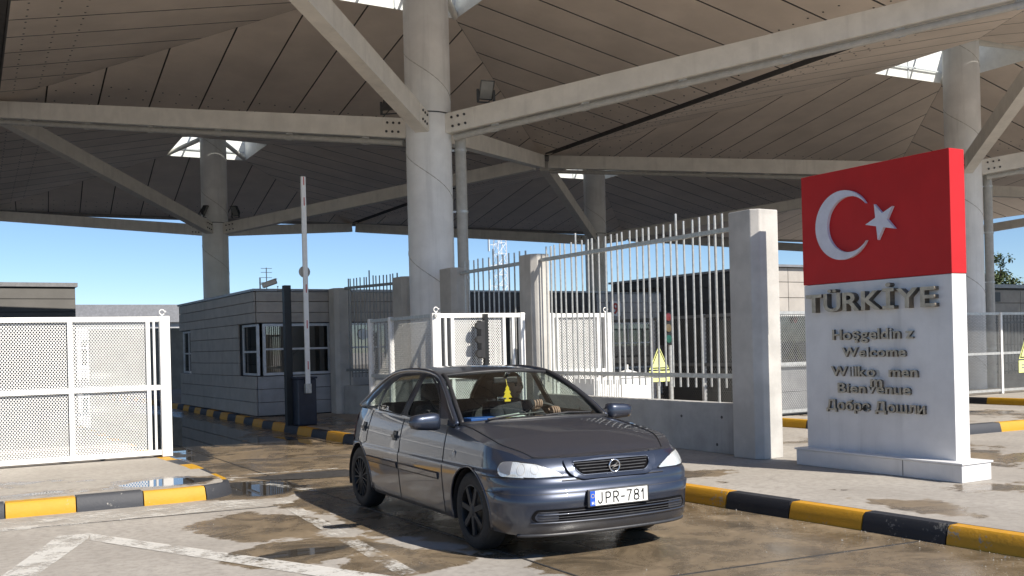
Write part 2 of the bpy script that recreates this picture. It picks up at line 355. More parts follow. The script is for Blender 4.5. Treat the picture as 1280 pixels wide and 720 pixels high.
# ================================================================== SETTING
struct(MB().add([(-700,-500,-.012),(900,-500,-.012),(900,1100,-.012),(-700,1100,-.012)], [(0,1,2,3)]).build('ground', 'asphalt'))
struct(MB().add([(-60,-60,0),(70,-60,0),(70,47.5,0),(-60,47.5,0)], [(0,1,2,3)]).build('road', 'road'))
ROAD = bpy.data.objects['road']
def sheet(name, poly, z, mat, parent=None):
    return MB().add([(x, y, z) for x, y in poly], [tuple(range(len(poly)))]).build(name, mat, parent)
def slab(name, poly, mat='pave', z=.15):
    return struct(MB().prism(poly, lambda p: (p[0], p[1], z), lambda p: (p[0], p[1], -.1)).build(name, mat))
def kerb_run(pts, parent, length=.78, wdt=.16, z=.152, cols=('kyellow', 'kblack'), start=0., first=0, side=1, jit=.05):
    """kerb stones one by one along a polyline; side = +1 puts the stone's body to the left of the run"""
    P = [Vector((x, y, 0)) for x, y in pts]; seg = [(P[i+1]-P[i]).length for i in range(len(P)-1)]; tot = sum(seg)
    def at(s):
        s = max(0, min(tot-1e-6, s))
        for i, l in enumerate(seg):
            if s <= l: return P[i]+(P[i+1]-P[i])*(s/l)
            s -= l
        return P[-1]
    k = first; s = -start
    while s < tot:
        a, b = max(s, 0)+.006, min(s+length, tot)-.006
        if b-a > .05:
            # inner and outer edges follow the run, with a worn rounded top edge and a sloping face
            n = 4; prof = ((-.012, -.06), (-.008, .03), (.018, z-.022), (.040, z), (wdt, z), (wdt, -.06)); mb = MB(); jz = random.uniform(-.006, .006)
            V = []
            for i in range(n+1):
                q = at(a+(b-a)*i/n); t = (at(a+(b-a)*i/n+.04)-at(a+(b-a)*i/n-.04)).normalized(); nn = Vector((-t.y, t.x, 0))*side
                V += [tuple(q+nn*d+Vector((0, 0, h+(jz if h > .1 else 0)))) for d, h in prof]
            m = len(prof); F = [tuple(range(m)), tuple(n*m+i for i in range(m))[::-1]]
            for i in range(n):
                for j in range(m): F.append((i*m+j, (i+1)*m+j, (i+1)*m+(j+1) % m, i*m+(j+1) % m))
            c = at((a+b)/2); mb.add(V, F)
            mb.build('kerb_stone', cols[k % len(cols)], parent, at=None, smooth=35)
        s += length*random.uniform(1-jit, 1+jit); k += 1
# right-hand pavement that carries sign, fence and booth
KR = [(7.05,1.0),(6.90,3.0),(6.80,4.5),(6.74,6.0),(6.66,7.5),(6.55,10),(6.42,14),(6.34,17.5),(6.30,20.5),(6.42,25),(6.58,30),(6.62,44)]
pr_ = slab('pavement_right', [(x+.15, y) for x, y in KR]+[(12.0,44),(10.6,22),(10.4,14),(10.2,9.5),(10.3,1.0)][0:5])
# stones measured on the photograph: joints at y = 5.05, 5.83, 6.59, 7.38
kerb_run(KR, pr_, .778, start=.608, first=1, side=-1, jit=0, cols=('kmustard', 'kworn'))
kerb_run([(10.3,1.0),(10.2,9.5),(10.4,14),(10.6,22),(12,44)], pr_, .9, side=1)
# left island in front of the white gate
KL = [(-6,11.42),(0,11.38),(2.35,11.30),(2.72,11.33),(2.95,11.45),(3.09,11.68),(3.13,12.0),(3.17,13.5),(3.10,15.2),(3.0,24)]
pl_ = slab('pavement_left', [(x-(.1 if i > 4 else 0), y+(.12 if i <= 4 else 0)) for i, (x, y) in enumerate(KL)]+[(-6,24)])
kerb_run(KL, pl_, .66, .20, start=.525, first=1, jit=0, side=1, cols=('kyellow', 'kgrey'))
# islands of the next lanes
K2 = [(13.75,26),(13.72,14.2),(13.72,11.0),(13.86,10.62),(14.3,10.42),(19.0,10.1)]
p2_ = slab('pavement_middle', [(13.86,26),(13.84,11.0),(14.3,10.54),(19,10.22),(19,26)])
kerb_run(K2, p2_, .80, side=1, cols=('kyellow', 'kgrey'), first=1)
p3_ = slab('pavement_far', [(21.35,13.2),(36,12.4),(36,30),(21.2,30)])
kerb_run([(21.22,30),(21.25,13.3),(21.5,13.08),(36,12.3)], p3_, .95, side=1)
# paint and patches on the road
for poly in ([(.02,7.0),(.20,6.85),(1.27,9.60),(1.32,9.86),(1.06,9.90)], [(1.32,9.86),(1.27,9.50),(2.75,6.2),(3.05,6.2)],
             [(3.22,10.2),(3.37,10.15),(3.02,6.2),(2.87,6.2)], [(-6,11.02),(-6,10.55),(3.42,10.45),(3.40,10.98),(2.4,11.14)],
             [(3.34,12.9),(3.42,12.95),(4.02,11.2),(3.86,11.15)], [(3.5,13.35),(4.9,13.15),(4.9,13.05),(3.5,13.22)]):
    struct(sheet('road_marking', poly, .006, 'marking' if poly[0][0] < 3 and poly[0][0] > -5 else 'marking_faint'))
struct(sheet('asphalt_patch', [(3.62,12.95),(4.2,13.0),(4.95,12.95),(4.95,12.15),(4.3,12.25),(3.75,12.55)], .004, 'asphalt'))
for a, b in (((-2,6.05),(6.7,5.25)), ((3.9,1),(3.95,40)), ((-4,11.0),(3.2,10.35)), ((3.2,14.9),(6.4,14.7))):
    MB().bar((*a, .002), (*b, .002), .018, .006).build('expansion_joint', 'asphalt', ROAD)

# grit swept against the kerb foot and over the wet lane: loose, uncountable
rg = random.Random(11); gv = MB()
for k in range(900):
    y = rg.uniform(2.5, 9.5) if k < 620 else rg.uniform(2.5, 12); x0_ = float(np.interp(y, [p[1] for p in KR], [p[0] for p in KR]))
    x = x0_-abs(rg.gauss(0, .30))-.03 if k < 620 else rg.uniform(0, 6.4); s = rg.uniform(.002, .006)*(1 if k % 17 else 1.8)
    gv.add([(x+rg.uniform(-s, s), y+rg.uniform(-s, s), z_) for z_ in (.004, .004, .004, .004+s*1.3)], [(0, 1, 2), (0, 3, 1), (1, 3, 2), (2, 3, 0)])
o = stuff(gv.build('gravel', 'wallc', fix=False)); tag(o, 'fine pale grit scattered on the wet lane by the kerb', 'grit')
# ================================================================== CANOPY
KP = {(-1,0):(-14.77,10.48),(-1,1):(-14.02,28.92),(0,0):(.99,9.84),(0,1):(1.74,28.27),(0,2):(2.5,46.7),(1,0):(16.74,9.19),(1,1):(17.5,27.62),(1,2):(18.25,46.06),
      (2,0):(32.5,8.54),(2,1):(33.26,26.98),(2,2):(34.01,45.41),(-1,2):(-13.26,47.35),(3,0):(48.26,7.9),(3,1):(49.01,26.33),(3,2):(49.77,44.77)}
ZE, ZA, ZJ = 7.66, 9.34, 6.12
def canopy(cx, cy, i, j, label, detail=True):
    t = thing('canopy_umbrella', label, 'canopy', (cx, cy, 0), group='umbrella roofs of the checkpoint canopy')
    K = [Vector((*KP[q], ZE+(.30 if q == (0, 1) else 0))) for q in ((i, j), (i+1, j), (i+1, j+1), (i, j+1))]   # SW SE NE NW
    A = Vector((cx, cy, ZA)); op = .185
    col = MB().lathe([(.0, 0), (.465, 0), (.465, 10.0), (0, 10.0)], 40, 'z', (cx, cy, 0)).build('column', 'column', t, smooth=40)
    hx = [(cx+.466*math.cos(a), cy+.466*math.sin(a), z) for a, z in ((-2*PI*z/2.05+1.0, z) for z in np.arange(.1, 9.8, .085))]
    MB().tube(hx, .009, 4).build('weld_seam', 'pipe', col)
    MB().lathe([(.478, ZJ+.20), (.478, ZJ+.225)], 32, 'z', (cx, cy, 0)).build('cable_band', 'trim', col)
    for n, k in enumerate(K):
        d = Vector((k.x-cx, k.y-cy, 0)); L = d.length; d.normalize(); u = Vector((-d.y, d.x, 0))
        a = Vector((cx, cy, ZJ))+d*.44; b = Vector((k.x, k.y, 0))-d*.28
        b.z = ZJ+(k.z-.16-ZJ)*(L-.28)/L
        bm_ = MB().bar(a, b, .27, .40).build('beam', 'beam', t)
        dd = (b-a).normalized(); up = u.cross(dd)*-1 if u.cross(dd).z < 0 else u.cross(dd)
        if detail:
            pl = MB()
            for sg in (-1, 1): pl.bar(a+u*sg*.142-dd*.02, a+u*sg*.142+dd*.62, .014, .37)
            pl = pl.build('end_plate', 'beam', bm_)
            bo = MB()
            for sg in (-1, 1):
                for q in (.16, .30, .44):
                    for hgt in (-.09, .09):
                        c = a+u*sg*.149+dd*q+up*hgt; bo.tube([c, c+u*sg*.022], .026, 6)
            stuff(bo.build('bolt', 'trim', bm_))
        if detail and n in (1, 3) and not (j == 1):
            off = -up*.29
            MB().tube([a+off+dd*.1, b+off], .062, 10).build('drain_pipe', 'pipe', bm_, smooth=40)
            q = 1.0
            while q < (b-a).length-.3:
                c = a+dd*q; MB().bar(c-up*.36, c-up*.18, .03, .16, up=dd).build('pipe_hanger', 'galv', bm_); q += 1.9
    # boards of the soffit: one object for each, butted on the hips
    for f in range(4):
        k0, k1 = K[f], K[(f+1) % 4]; M_ = (k0+k1)/2; n = max(6, round((k1-k0).length/1.24)); wc = 1-op
        inn = (A-M_); nrm = (k1-k0).cross(inn).normalized()
        if nrm.z < 0: nrm = -nrm
        e = (.026 if f in (1, 3) else .018)/(k1-k0).length
        for s in range(n):
            u0, u1 = s/n+e, (s+1)/n-e
            def P(u_, w_): return k0+(k1-k0)*u_+inn*w_
            h = lambda u_: min(2*u_, 2-2*u_)
            pts = [(u0, .022), (u1, .022)]
            w1, w0 = h(u1), h(u0)
            up_ = []
            for (ua, wa) in ((u1, w1), (u0, w0)): up_.append((ua, min(wa, wc)))
            if min(w0, w1) < wc < max(w0, w1):
                uc = wc/2 if u0 < .5 else 1-wc/2
                up_.insert(1, (uc, wc))
            if u0 < .5 < u1 and h(.5) < wc: up_.insert(1, (.5, 1.))
            pts += [(a_, max(b_-.0008, .03)) for a_, b_ in up_]
            V = [P(a_, b_) for a_, b_ in pts]; m = len(V)
            MB().add([tuple(v) for v in V]+[tuple(v+nrm*.13) for v in V], [tuple(range(m)), tuple(range(2*m-1, m-1, -1))]+[(q, q+m, (q+1) % m+m, (q+1) % m) for q in range(m)]).build('roof_panel', 'panel', t, fix=True)
            pm = COL.objects[-1].data; pm.materials.append(MAT['deck'])
            for p_ in pm.polygons: p_.material_index = 0 if abs(p_.normal.dot(nrm)) > .5 else 1
        # screw heads by the eaves
        if detail:
            sc = MB()
            for s in range(n*3):
                for w_ in (.06, .13, .19):
                    u_ = (s+.5)/(n*3)
                    if h(u_) > w_+.02:
                        c = k0+(k1-k0)*u_+inn*w_; sc.tube([c-nrm*.008, c+nrm*.01], .022, 6)
            stuff(sc.build('screw_head', 'trim', t, fix=False))
        dk = MB(); q0 = k0+nrm*.19-inn*.012; q1 = k1+nrm*.19-inn*.012; i0 = A+(k0-A)*op+nrm*.19; i1 = A+(k1-A)*op+nrm*.19
        dk.add([tuple(q0), tuple(q1), tuple(i1), tuple(i0)], [(0, 1, 2, 3)]).build('roof_deck', 'deck', t)
        MB().bar(k0+Vector((0, 0, .195)), A+(k0-A)*op+Vector((0, 0, .195)), .7, .03).build('hip_cap', 'deck', t)
        if not ((f == 0) or (f == 2 and j == 1)): continue
        outv = Vector((M_.x-cx, M_.y-cy, 0)).normalized()
        fz = MB(); c0 = k0-outv*.10; c1 = k1-outv*.10
        fz.bar(c0+Vector((0, 0, .12)), c1+Vector((0, 0, .12)), .10, .42).build('eaves_beam', 'fascia', t)
    # lantern over the column head
    O = [A+(k-A)*op for k in K]
    for f in range(4):
        a, b = O[f], O[(f+1) % 4]; up1 = Vector((0, 0, .95)); inw = (Vector((cx, cy, a.z))-(a+b)/2).normalized()*-.05
        MB().add([tuple(v) for v in (a, b, b+up1, a+up1, a+inw, b+inw, b+inw+up1, a+inw+up1)], [(0,1,2,3),(4,7,6,5),(0,4,5,1),(2,6,7,3),(1,5,6,2),(0,3,7,4)]).build('lantern_wall', 'skywhite', t)
        MB().tube([Vector((cx, cy, 9.62)), a+Vector((0, 0, .05))], .085, 10).build('lantern_strut', 'beam', t, smooth=40)
    up1 = Vector((0, 0, .955)); q0 = O[0]+(O[3]-O[0])*.60; q1 = O[1]+(O[2]-O[1])*.60
    # unseen lid added to keep sun off the beams; rear glazing lights far wall
    MB().prism([0, 1, 2, 3], lambda i_: tuple((O[0], O[1], q1, q0)[i_]+up1), lambda i_: tuple((O[0], O[1], q1, q0)[i_]+up1+Vector((0, 0, .06)))).build('lantern_sun_lid', 'skywhite', t)
    for n_ in range(3):
        a0, a1 = q0+(q1-q0)*(n_/3), q0+(q1-q0)*((n_+1)/3); b0, b1 = O[3]+(O[2]-O[3])*(n_/3), O[3]+(O[2]-O[3])*((n_+1)/3)
        MB().add([tuple(v+up1+Vector((0, 0, .03))) for v in (a0, a1, b1, b0)], [(0, 1, 2, 3)]).build('lantern_pane', 'skyglass', t)
        if n_: MB().bar(a0+up1, b0+up1, .05, .05).build('glazing_bar', 'white', t)
    MB().bar((O[3]+O[2])/2+Vector((0, 0, .02)), (O[3]+O[2])/2+Vector((0, 0, .94)), .05, .04).bar(O[3]+(O[2]-O[3])*.02+Vector((0, -.06, .30)), O[2]+(O[3]-O[2])*.02+Vector((0, -.06, .30)), .03, .04).build('glazing_bar', 'frame', t)
    return t, K
canopy(9.12, 18.70, 0, 0, 'nearest umbrella roof on the thick round column behind the car')
canopy(9.50, 37.37, 0, 1, 'far shaded umbrella roof whose column stands behind the left booth', True)
canopy(24.65, 17.55, 1, 0, 'umbrella roof on the column behind the red flag sign')
canopy(25.3, 35.8, 1, 1, 'dark far umbrella roof whose column shows through the tall fence', True)
canopy(-6.51, 19.38, -1, 0, 'umbrella roof just showing in the top left corner', False)
canopy(40.76, 17.44, 2, 0, 'umbrella roof past the right edge beyond the sign column', False)
canopy(41.5, 35.87, 2, 1, 'far umbrella roof low behind the flag sign at right', False)
canopy(-5.76, 37.81, -1, 1, 'unseen umbrella roof past the left edge, added to shade the left booth', False)  # bay out of view, added to block sky light from the left
def downpipe(label, x, y, zt):
    t = thing('downpipe', label, 'pipe', (x, y, .15), group='rain downpipes on canopy columns')
    MB().tube([(x, y, .15), (x, y, zt)], .115, 14).build('pipe', 'pipe', t, smooth=40)
    for z in (1.2, 3.0, 4.35, 5.6): MB().lathe([(.13, z), (.13, z+.05), (.115, z+.05)], 16, 'z', (x, y, 0)).bar((x-.02, y, z+.025), (x-.45, y+.14, z+.025), .03, .04).build('pipe_clip', 'galv', t)
downpipe('grey rain pipe down the side of the thick nearest column', 9.70, 18.42, 6.0)
downpipe('grey rain pipe beside the column at the flag sign', 25.25, 17.25, 6.0)
def floodlight(label, p, rz, tilt=.5):
    t = thing('floodlight', label, 'floodlight', p, rz, group='floodlights on the canopy beams')
    ca, sa = math.cos(tilt), math.sin(tilt)
    f = lambda x, y, z: (x, y*ca-z*sa, .27+y*sa+z*ca)
    mb = MB(); P0 = [(-.15,-.05,-.2),(.15,-.05,-.2),(.15,-.05,.2),(-.15,-.05,.2),(-.10,.09,-.13),(.10,.09,-.13),(.10,.09,.13),(-.10,.09,.13)]
    mb.add([f(*q) for q in P0], [(0,1,2,3),(4,7,6,5),(0,4,5,1),(1,5,6,2),(2,6,7,3),(3,7,4,0)]).build('housing', 'trim', t, local=True)
    MB().add([f(*q) for q in ((-.125,-.055,-.175),(.125,-.055,-.175),(.125,-.055,.175),(-.125,-.055,.175),(-.125,-.051,-.175),(.125,-.051,-.175),(.125,-.051,.175),(-.125,-.051,.175))], [(0,1,2,3),(4,7,6,5),(0,4,5,1),(1,5,6,2),(2,6,7,3),(3,7,4,0)]).build('lens', 'greymesh', t, local=True)
    MB().bar((-.17,0,0), (-.17,0,.27), .02, .05).bar((.17,0,0), (.17,0,.27), .02, .05).bar((-.18,0,.01), (.18,0,.01), .05, .02).build('bracket', 'trim', t, local=True)
floodlight('floodlight on the right beam beside the thick nearest column', (9.98, 17.80, 6.50), R(-10))
floodlight('dark floodlight on the left beam beside the nearest column', (8.55, 19.35, 6.46), R(140))
floodlight('floodlight on the beam right of the flag sign column', (25.85, 16.35, 6.58), R(-10))
floodlight('small dark floodlight left of the far left column', (9.05, 37.0, 6.5), R(60))
floodlight('small dark floodlight right of the far left column', (10.1, 36.8, 6.5), R(-60))

# ================================================================== SIGN
sg = thing('welcome_sign', 'tall red and white welcome sign with crescent, star and greetings', 'sign', (9.07, 7.5, .15))
MB().box((8.95,6.53,.34), (9.175,8.49,2.222)).build('white_panel', 'sign_white', sg, bevel=.006)
rp = MB().box((8.945,6.525,2.226), (9.18,8.495,3.48)).build('red_panel', 'sign_red', sg, bevel=.006)
bs = MB().box((8.80,6.36,.15), (9.26,8.53,.325)).build('base', 'sign_white', sg, bevel=.008)
MB().box((8.797,7.05,.16), (8.7995,7.056,.32)).build('base_seam', 'trim', bs)
MB().box((8.785,6.345,.327), (9.275,8.545,.345)).build('base_cap', 'sign_white', bs, bevel=.004)
YC, ZC, r1 = 7.87, 2.858, .385
cres = []; c2 = (YC-.095, ZC); r2 = .308
# intersection angle of the two circles
dd = .095; aa = math.acos((r1*r1+dd*dd-r2*r2)/(2*r1*dd)); bb = math.acos((dd*dd+r2*r2-r1*r1)/(2*dd*r2))
for k in range(41):
    a = aa+(2*PI-2*aa)*k/40; cres.append((YC-r1*math.cos(a), ZC+r1*math.sin(a)))
for k in range(41):
    a = (2*PI-(PI-bb))-(2*PI-2*(PI-bb))*k/40; cres.append((c2[0]-r2*math.cos(a), c2[1]+r2*math.sin(a)))
fx = lambda X: (lambda p: (X, p[0], p[1]))
MB().prism(cres, fx(8.905), fx(8.944)).build('crescent', 'emblem', rp)
star = []
for k in range(10):
    a = PI+2*PI*k/10+.10; q = .205 if k % 2 == 0 else .080; star.append((7.345-q*math.cos(a), 2.845+q*math.sin(a)))
MB().prism(star, fx(8.905), fx(8.944)).build('star', 'emblem', rp)
def face(z, X=8.949): return lambda u, v, w_: (X-w_, -u, z+v)
lettering(sg, 'TÜRKİYE', -8.40, -6.68, .205, face(1.905), .075, 'bronze', .006, side='bronze_dark')
lettering(sg, 'Hoşgeldiniz', -8.06, -6.98, .118, face(1.585), .03, 'bronze', .0026, skip=(9,), side='bronze_dark', pale=(7,))
lettering(sg, 'Welcome', -7.93, -7.08, .105, face(1.395), .03, 'bronze', .0026, side='bronze_dark', pale=(2,))
lettering(sg, 'Willkommen', -8.09, -6.94, .11, face(1.18), .03, 'bronze', .0026, skip=(6,), side='bronze_dark', pale=(1, 2))
lettering(sg, 'm', -7.60, -7.44, .105, face(1.18), .003, 'pale_letter', .0035)
lettering(sg, 'm', -7.52, -7.36, .125, face(1.068, 8.915), .03, 'bronze', .0026, side='bronze_dark')
lettering(sg, 'Bienvenue', -8.00, -7.03, .11, face(.995), .03, 'bronze', .0026, side='bronze_dark', pale=(4,))
lettering(sg, 'Добре Дошли', -8.17, -6.86, .11, face(.80), .03, 'bronze', .0026, side='bronze_dark')

# ================================================================== FENCE
def pillar(label, x0, x1, y0, y1, h, ch=.09):
    poly = [(x0+ch, y0), (x1, y0), (x1, y1), (x0, y1), (x0, y0+ch)]
    o = MB().prism(poly, lambda p: (p[0], p[1], .15), lambda p: (p[0], p[1], h)).build('concrete_pillar', 'pillar', at=((x0+x1)/2, (y0+y1)/2, .15), bevel=.012)
    return tag(o, label, 'pillar', 'concrete pillars of the tall fence')
pillar('nearest concrete fence pillar, its right face in full sun', 8.78, 9.17, 9.10, 9.56, 3.2, .08)
pillar('concrete fence pillar at the right post of the white gate', 8.89, 9.21, 14.40, 14.86, 3.14)
pillar('shaded concrete fence pillar just right of the thick column', 8.87, 9.19, 17.30, 17.86, 3.14)
pillar('shaded concrete fence pillar half hidden behind the thick column', 8.89, 9.21, 19.65, 20.2, 3.14)
pillar('shaded concrete fence pillar against the left booth front', 8.30, 8.70, 22.10, 22.52, 3.04)
def lowwall(label, a, b, z=.80, th=.2):
    d = (Vector((*b, 0))-Vector((*a, 0))).normalized(); n = Vector((-d.y, d.x, 0))*th/2
    poly = [(a[0]-n.x, a[1]-n.y), (a[0]+n.x, a[1]+n.y), (b[0]+n.x, b[1]+n.y), (b[0]-n.x, b[1]-n.y)]
    o = MB().prism(poly, lambda p: (p[0], p[1], .15), lambda p: (p[0], p[1], z)).build('low_wall', 'wallc', at=((a[0]+b[0])/2, (a[1]+b[1])/2, .15), bevel=.01)
    return tag(o, label, 'wall', 'low concrete walls under the tall fence')
lw = lowwall('long low concrete wall under the nearest fence section', (9.05,9.56), (9.05,14.40))
lowwall('short low concrete wall right of the thick column', (9.05,14.86), (9.05,17.30))
lowwall('low concrete wall left of the thick column', (9.02,20.2), (8.55,22.10))
for y_, z_ in ((9.95, .62), (10.05, .26), (10.75, .60), (11.35, .30), (12.1, .63), (13.2, .6)):
    c_ = []
    for k in range(10): c_.append((.020*math.cos(2*PI*k/10), .020*math.sin(2*PI*k/10)))
    MB().prism(c_, lambda p: (8.9465, y_+p[0], z_+p[1]), lambda p: (8.9495, y_+p[0], z_+p[1])).build('tie_hole', 'trim', lw)
def tall_fence(label, a, b, n, mat, talls=(), longs=(), zr=3.03, zb=1.15, zt=3.25):
    a, b = Vector((*a, 0)), Vector((*b, 0)); c = (a+b)/2
    t = thing('bar_fence', label, 'fence', (c.x, c.y, .8), group='tall steel bar fence sections')
    d = (b-a).normalized()
    MB().bar(a+Vector((0, 0, zr)), b+Vector((0, 0, zr)), .045, .06).build('top_rail', mat, t, bevel=.004)
    MB().bar(a+Vector((0, 0, zb)), b+Vector((0, 0, zb)), .045, .06).build('bottom_rail', mat, t, bevel=.004)
    me = MB().tube([(0, 0, zb-.16), (0, 0, zt)], .0145, 8).mesh('bar', mat, 40); ml = MB().tube([(0, 0, .78), (0, 0, zt)], .017, 8).mesh('bar', mat, 40)
    mt = MB().tube([(0, 0, zb-.16), (0, 0, zt+.12)], .016, 8).mesh('bar', mat, 40)
    nn = Vector((d.y, -d.x, 0))*.034
    for i in range(n):
        p = a+(b-a)*((i+.5)/n)+nn+d*random.uniform(-.012, .012)
        o = link('bar', ml if i in longs else mt if i in talls else me, t, loc=(p.x, p.y, random.uniform(-.012, .012)))
        o.rotation_euler = (random.uniform(-.006, .006), random.uniform(-.004, .004), 0)
tall_fence('nearest tall bar fence section, sunlit, left of the near pillar', (9.02,9.56), (9.05,14.40), 31, 'galv', (8, 24), (3, 12, 21, 29))
tall_fence('tall bar fence section above the white gate right of the column', (9.05,14.86), (9.05,17.30), 13, 'galv', (6,), (0, 12))
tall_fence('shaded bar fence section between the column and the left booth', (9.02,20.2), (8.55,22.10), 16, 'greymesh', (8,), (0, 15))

# ================================================================== WHITE GATES
def finial(t, x, y, z):
    ring = []; n = 14
    for k in range(n+1):
        a = .6+(2*PI-1.2)*k/n; ring.append((x+.036*math.cos(a), y, z+.058+.036*math.sin(a)))
    MB().tube(ring, .008, 6).bar((x, y, z-.01), (x, y, z+.025), .016, .016).tube([(x+.03, y, z+.065), (x+.055, y, z+.065)], .012, 5).build('crescent_finial', 'white', t)
def gate_x(label, x0, x1, y, mesh, posts, rails=(.22, 1.14, 2.11), mat='white', fin=None, group='white sliding gates', thin=()):
    t = thing('gate', label, 'gate', ((x0+x1)/2, y, .15), group=group)
    for z in rails: MB().box((x0, y-.025, z-.035), (x1, y+.025, z+.035)).build('rail', mat, t, bevel=.004)
    for (a, b) in posts: MB().box((a, y-.045, .16), (b, y+.045, 2.152)).build('post', mat, t, bevel=.005)
    for (a, b) in thin: MB().box((a, y-.02, .25), (b, y+.02, 2.09)).build('upright', mat, t, bevel=.003)
    for (a, b) in mesh: perforated('expanded_mesh', a, b, rails[0]+.03, rails[-1]-.03, lambda u, z, d: (u, y+.022-d, z), mat, t)
    if fin: finial(t, fin, y, 2.15)
    return t
g1 = gate_x('white mesh gate on the left pavement in full sun', -.6, 3.12, 14.98, [(.0, 1.78), (1.84, 2.80)], [(2.985, 3.125)], thin=((1.78, 1.845), (2.80, 2.855), (2.895, 2.925)), fin=3.03)
for x in (.6, 2.2): MB().lathe([(0, -.03), (.05, -.03), (.05, .03), (0, .03)], 16, 'y', (x, 15.05, .205)).build('roller', 'trim', g1)
gate_x('white mesh gate between the column gatepost and the fence pillar', 6.98, 8.66, 14.33, [(7.33, 8.24)], [(6.98, 7.10), (8.56, 8.64)], thin=((7.18, 7.215), (7.29, 7.345), (8.235, 8.285), (8.41, 8.455)), fin=7.04)
gate_x('white mesh gate seen behind the tall bars of the nearest fence', 9.28, 10.60, 14.62, [(9.50, 10.32)], [(9.30, 9.40), (10.46, 10.60)], thin=((9.44, 9.50), (10.31, 10.36)), fin=10.5)
def gate_y(label, x, y0, y1, mat, mesh, posts, group, pu=.04, pz=.026):
    t = thing('gate', label, 'gate', (x, (y0+y1)/2, .15), group=group)
    for z in (.22, 1.14, 2.11): MB().box((x-.022, y0, z-.03), (x+.022, y1, z+.03)).build('rail', mat, t, bevel=.004)
    for q in posts: MB().box((x-.04, q-.035, .16), (x+.04, q+.035, 2.15)).build('post', 'white', t, bevel=.004)
    for (a, b) in mesh: perforated('expanded_mesh', a, b, .25, 2.08, lambda u, z, d: (x+d, u, z), mat, t, pu, pz, .86)
    return t
gy = gate_y('open grey mesh gate leaf running back from the white gatepost', 7.0, 14.25, 16.9, 'galv', [(14.4, 16.85)], (14.33, 16.0, 16.9), 'grey mesh gate leaves', .05, .034)
tl = thing('signal_box', 'black signal box hanging on the white gate behind the car roof', 'signal', (7.78, 14.2, 1.2))
MB().box((7.72,14.12,1.42), (7.80,14.26,2.02)).build('housing', 'plastic', tl, bevel=.01)
MB().box((7.815,14.17,.16), (7.885,14.24,2.13)).build('post', 'black', tl)
for z in (1.50, 1.72, 1.94): MB().lathe([(.0,-.03),(.06,-.03),(.06,.05),(.045,.05)], 12, 'y', (7.70,14.14,z)).build('visor', 'plastic', tl)
# grey mesh gates of the next lanes
def gate_grey(label, x0, x1, y, whites):
    t = thing('gate', label, 'gate', ((x0+x1)/2, y, .15), group='grey mesh gates of the next lanes')
    for z in (.24, 1.14, 2.11): MB().box((x0, y-.02, z-.03), (x1, y+.02, z+.03)).build('rail', 'galv', t)
    for q in whites: MB().box((q-.035, y-.04, .16), (q+.035, y+.04, 2.14)).build('post', 'white', t)
    perforated('expanded_mesh', x0+.03, x1-.03, .27, 2.08, lambda u, z, d: (u, y-d, z), 'greymesh', t, .05, .034, .82)
gate_grey('grey mesh gate between the near pillar and the flag sign', 13.95, 15.5, 14.0, (15.47,))
gate_grey('grey mesh gate beside the column right of the flag sign', 21.6, 25.2, 15.4, (22.9,))
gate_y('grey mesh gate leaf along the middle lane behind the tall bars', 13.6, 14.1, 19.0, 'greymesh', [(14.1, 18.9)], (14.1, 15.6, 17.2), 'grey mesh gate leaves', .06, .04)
# ================================================================== BOOTHS
def board(t, a, b, mat): MB().box(a, b).build('cladding_board', mat, t, bevel=.006)
def rows_x(t, x0, x1, y, zs, mat, cuts=(), th=.04):
    """boards on a wall that faces -Y; the joints between them are open"""
    for z0, z1 in zip(zs[:-1], zs[1:]):
        xs = [x0]+[c for c in cuts if x0 < c < x1]+[x1]
        for p, q in zip(xs[:-1], xs[1:]): board(t, (p+.006, y-th, z0+.005), (q-.004, y, z1-.005), mat)
def rows_y(t, x, y0, y1, zs, mat, cuts=(), th=.04):
    for z0, z1 in zip(zs[:-1], zs[1:]):
        ys = [y0]+[c for c in cuts if y0 < c < y1]+[y1]
        for p, q in zip(ys[:-1], ys[1:]): board(t, (x-th, p+.006, z0+.005), (x, q-.004, z1-.005), mat)
def window_x(t, x0, x1, y, z0, z1, mull=(), trans=(), fw=.05):
    wn = MB().box((x0, y-.03, z0), (x0+fw, y+.03, z1)).box((x1-fw, y-.03, z0), (x1, y+.03, z1)).box((x0+fw, y-.03, z0), (x1-fw, y+.03, z0+fw)).box((x0+fw, y-.03, z1-fw), (x1-fw, y+.03, z1))
    for m in mull: wn.box((m[0]-.022, y-.025, m[1]), (m[0]+.022, y+.025, m[2]))
    for z in trans: wn.box((x0+fw, y-.027, z-.022), (x1-fw, y+.027, z+.022))
    wn = wn.build('window', 'frame', t)
    MB().box((x0+fw*.6, y-.004, z0+fw*.6), (x1-fw*.6, y+.004, z1-fw*.6)).build('pane', 'winglass', wn)
def window_y(t, x, y0, y1, z0, z1, mull=(), trans=(), fw=.05):
    wn = MB().box((x-.03, y0, z0), (x+.03, y0+fw, z1)).box((x-.03, y1-fw, z0), (x+.03, y1, z1)).box((x-.03, y0+fw, z0), (x+.03, y1-fw, z0+fw)).box((x-.03, y0+fw, z1-fw), (x+.03, y1-fw, z1))
    for m in mull: wn.box((x-.025, m-.022, z0+fw), (x+.025, m+.022, z1-fw))
    for z in trans: wn.box((x-.027, y0+fw, z-.022), (x+.027, y1-fw, z+.022))
    wn = wn.build('window', 'frame', t)
    MB().box((x-.004, y0+fw*.6, z0+fw*.6), (x+.004, y1-fw*.6, z1-fw*.6)).build('pane', 'winglass', wn)
FZ = (2.27, 2.50, 2.75, 2.98); LZ = (.17, .47, .77, 1.06)
b1 = thing('control_booth', 'brown clad control booth with wrapped corner window left of the column', 'booth', (8.6, 26.4, .15), group='control booths')
X0, X1, Y0, Y1 = 6.62, 10.9, 22.65, 30.2
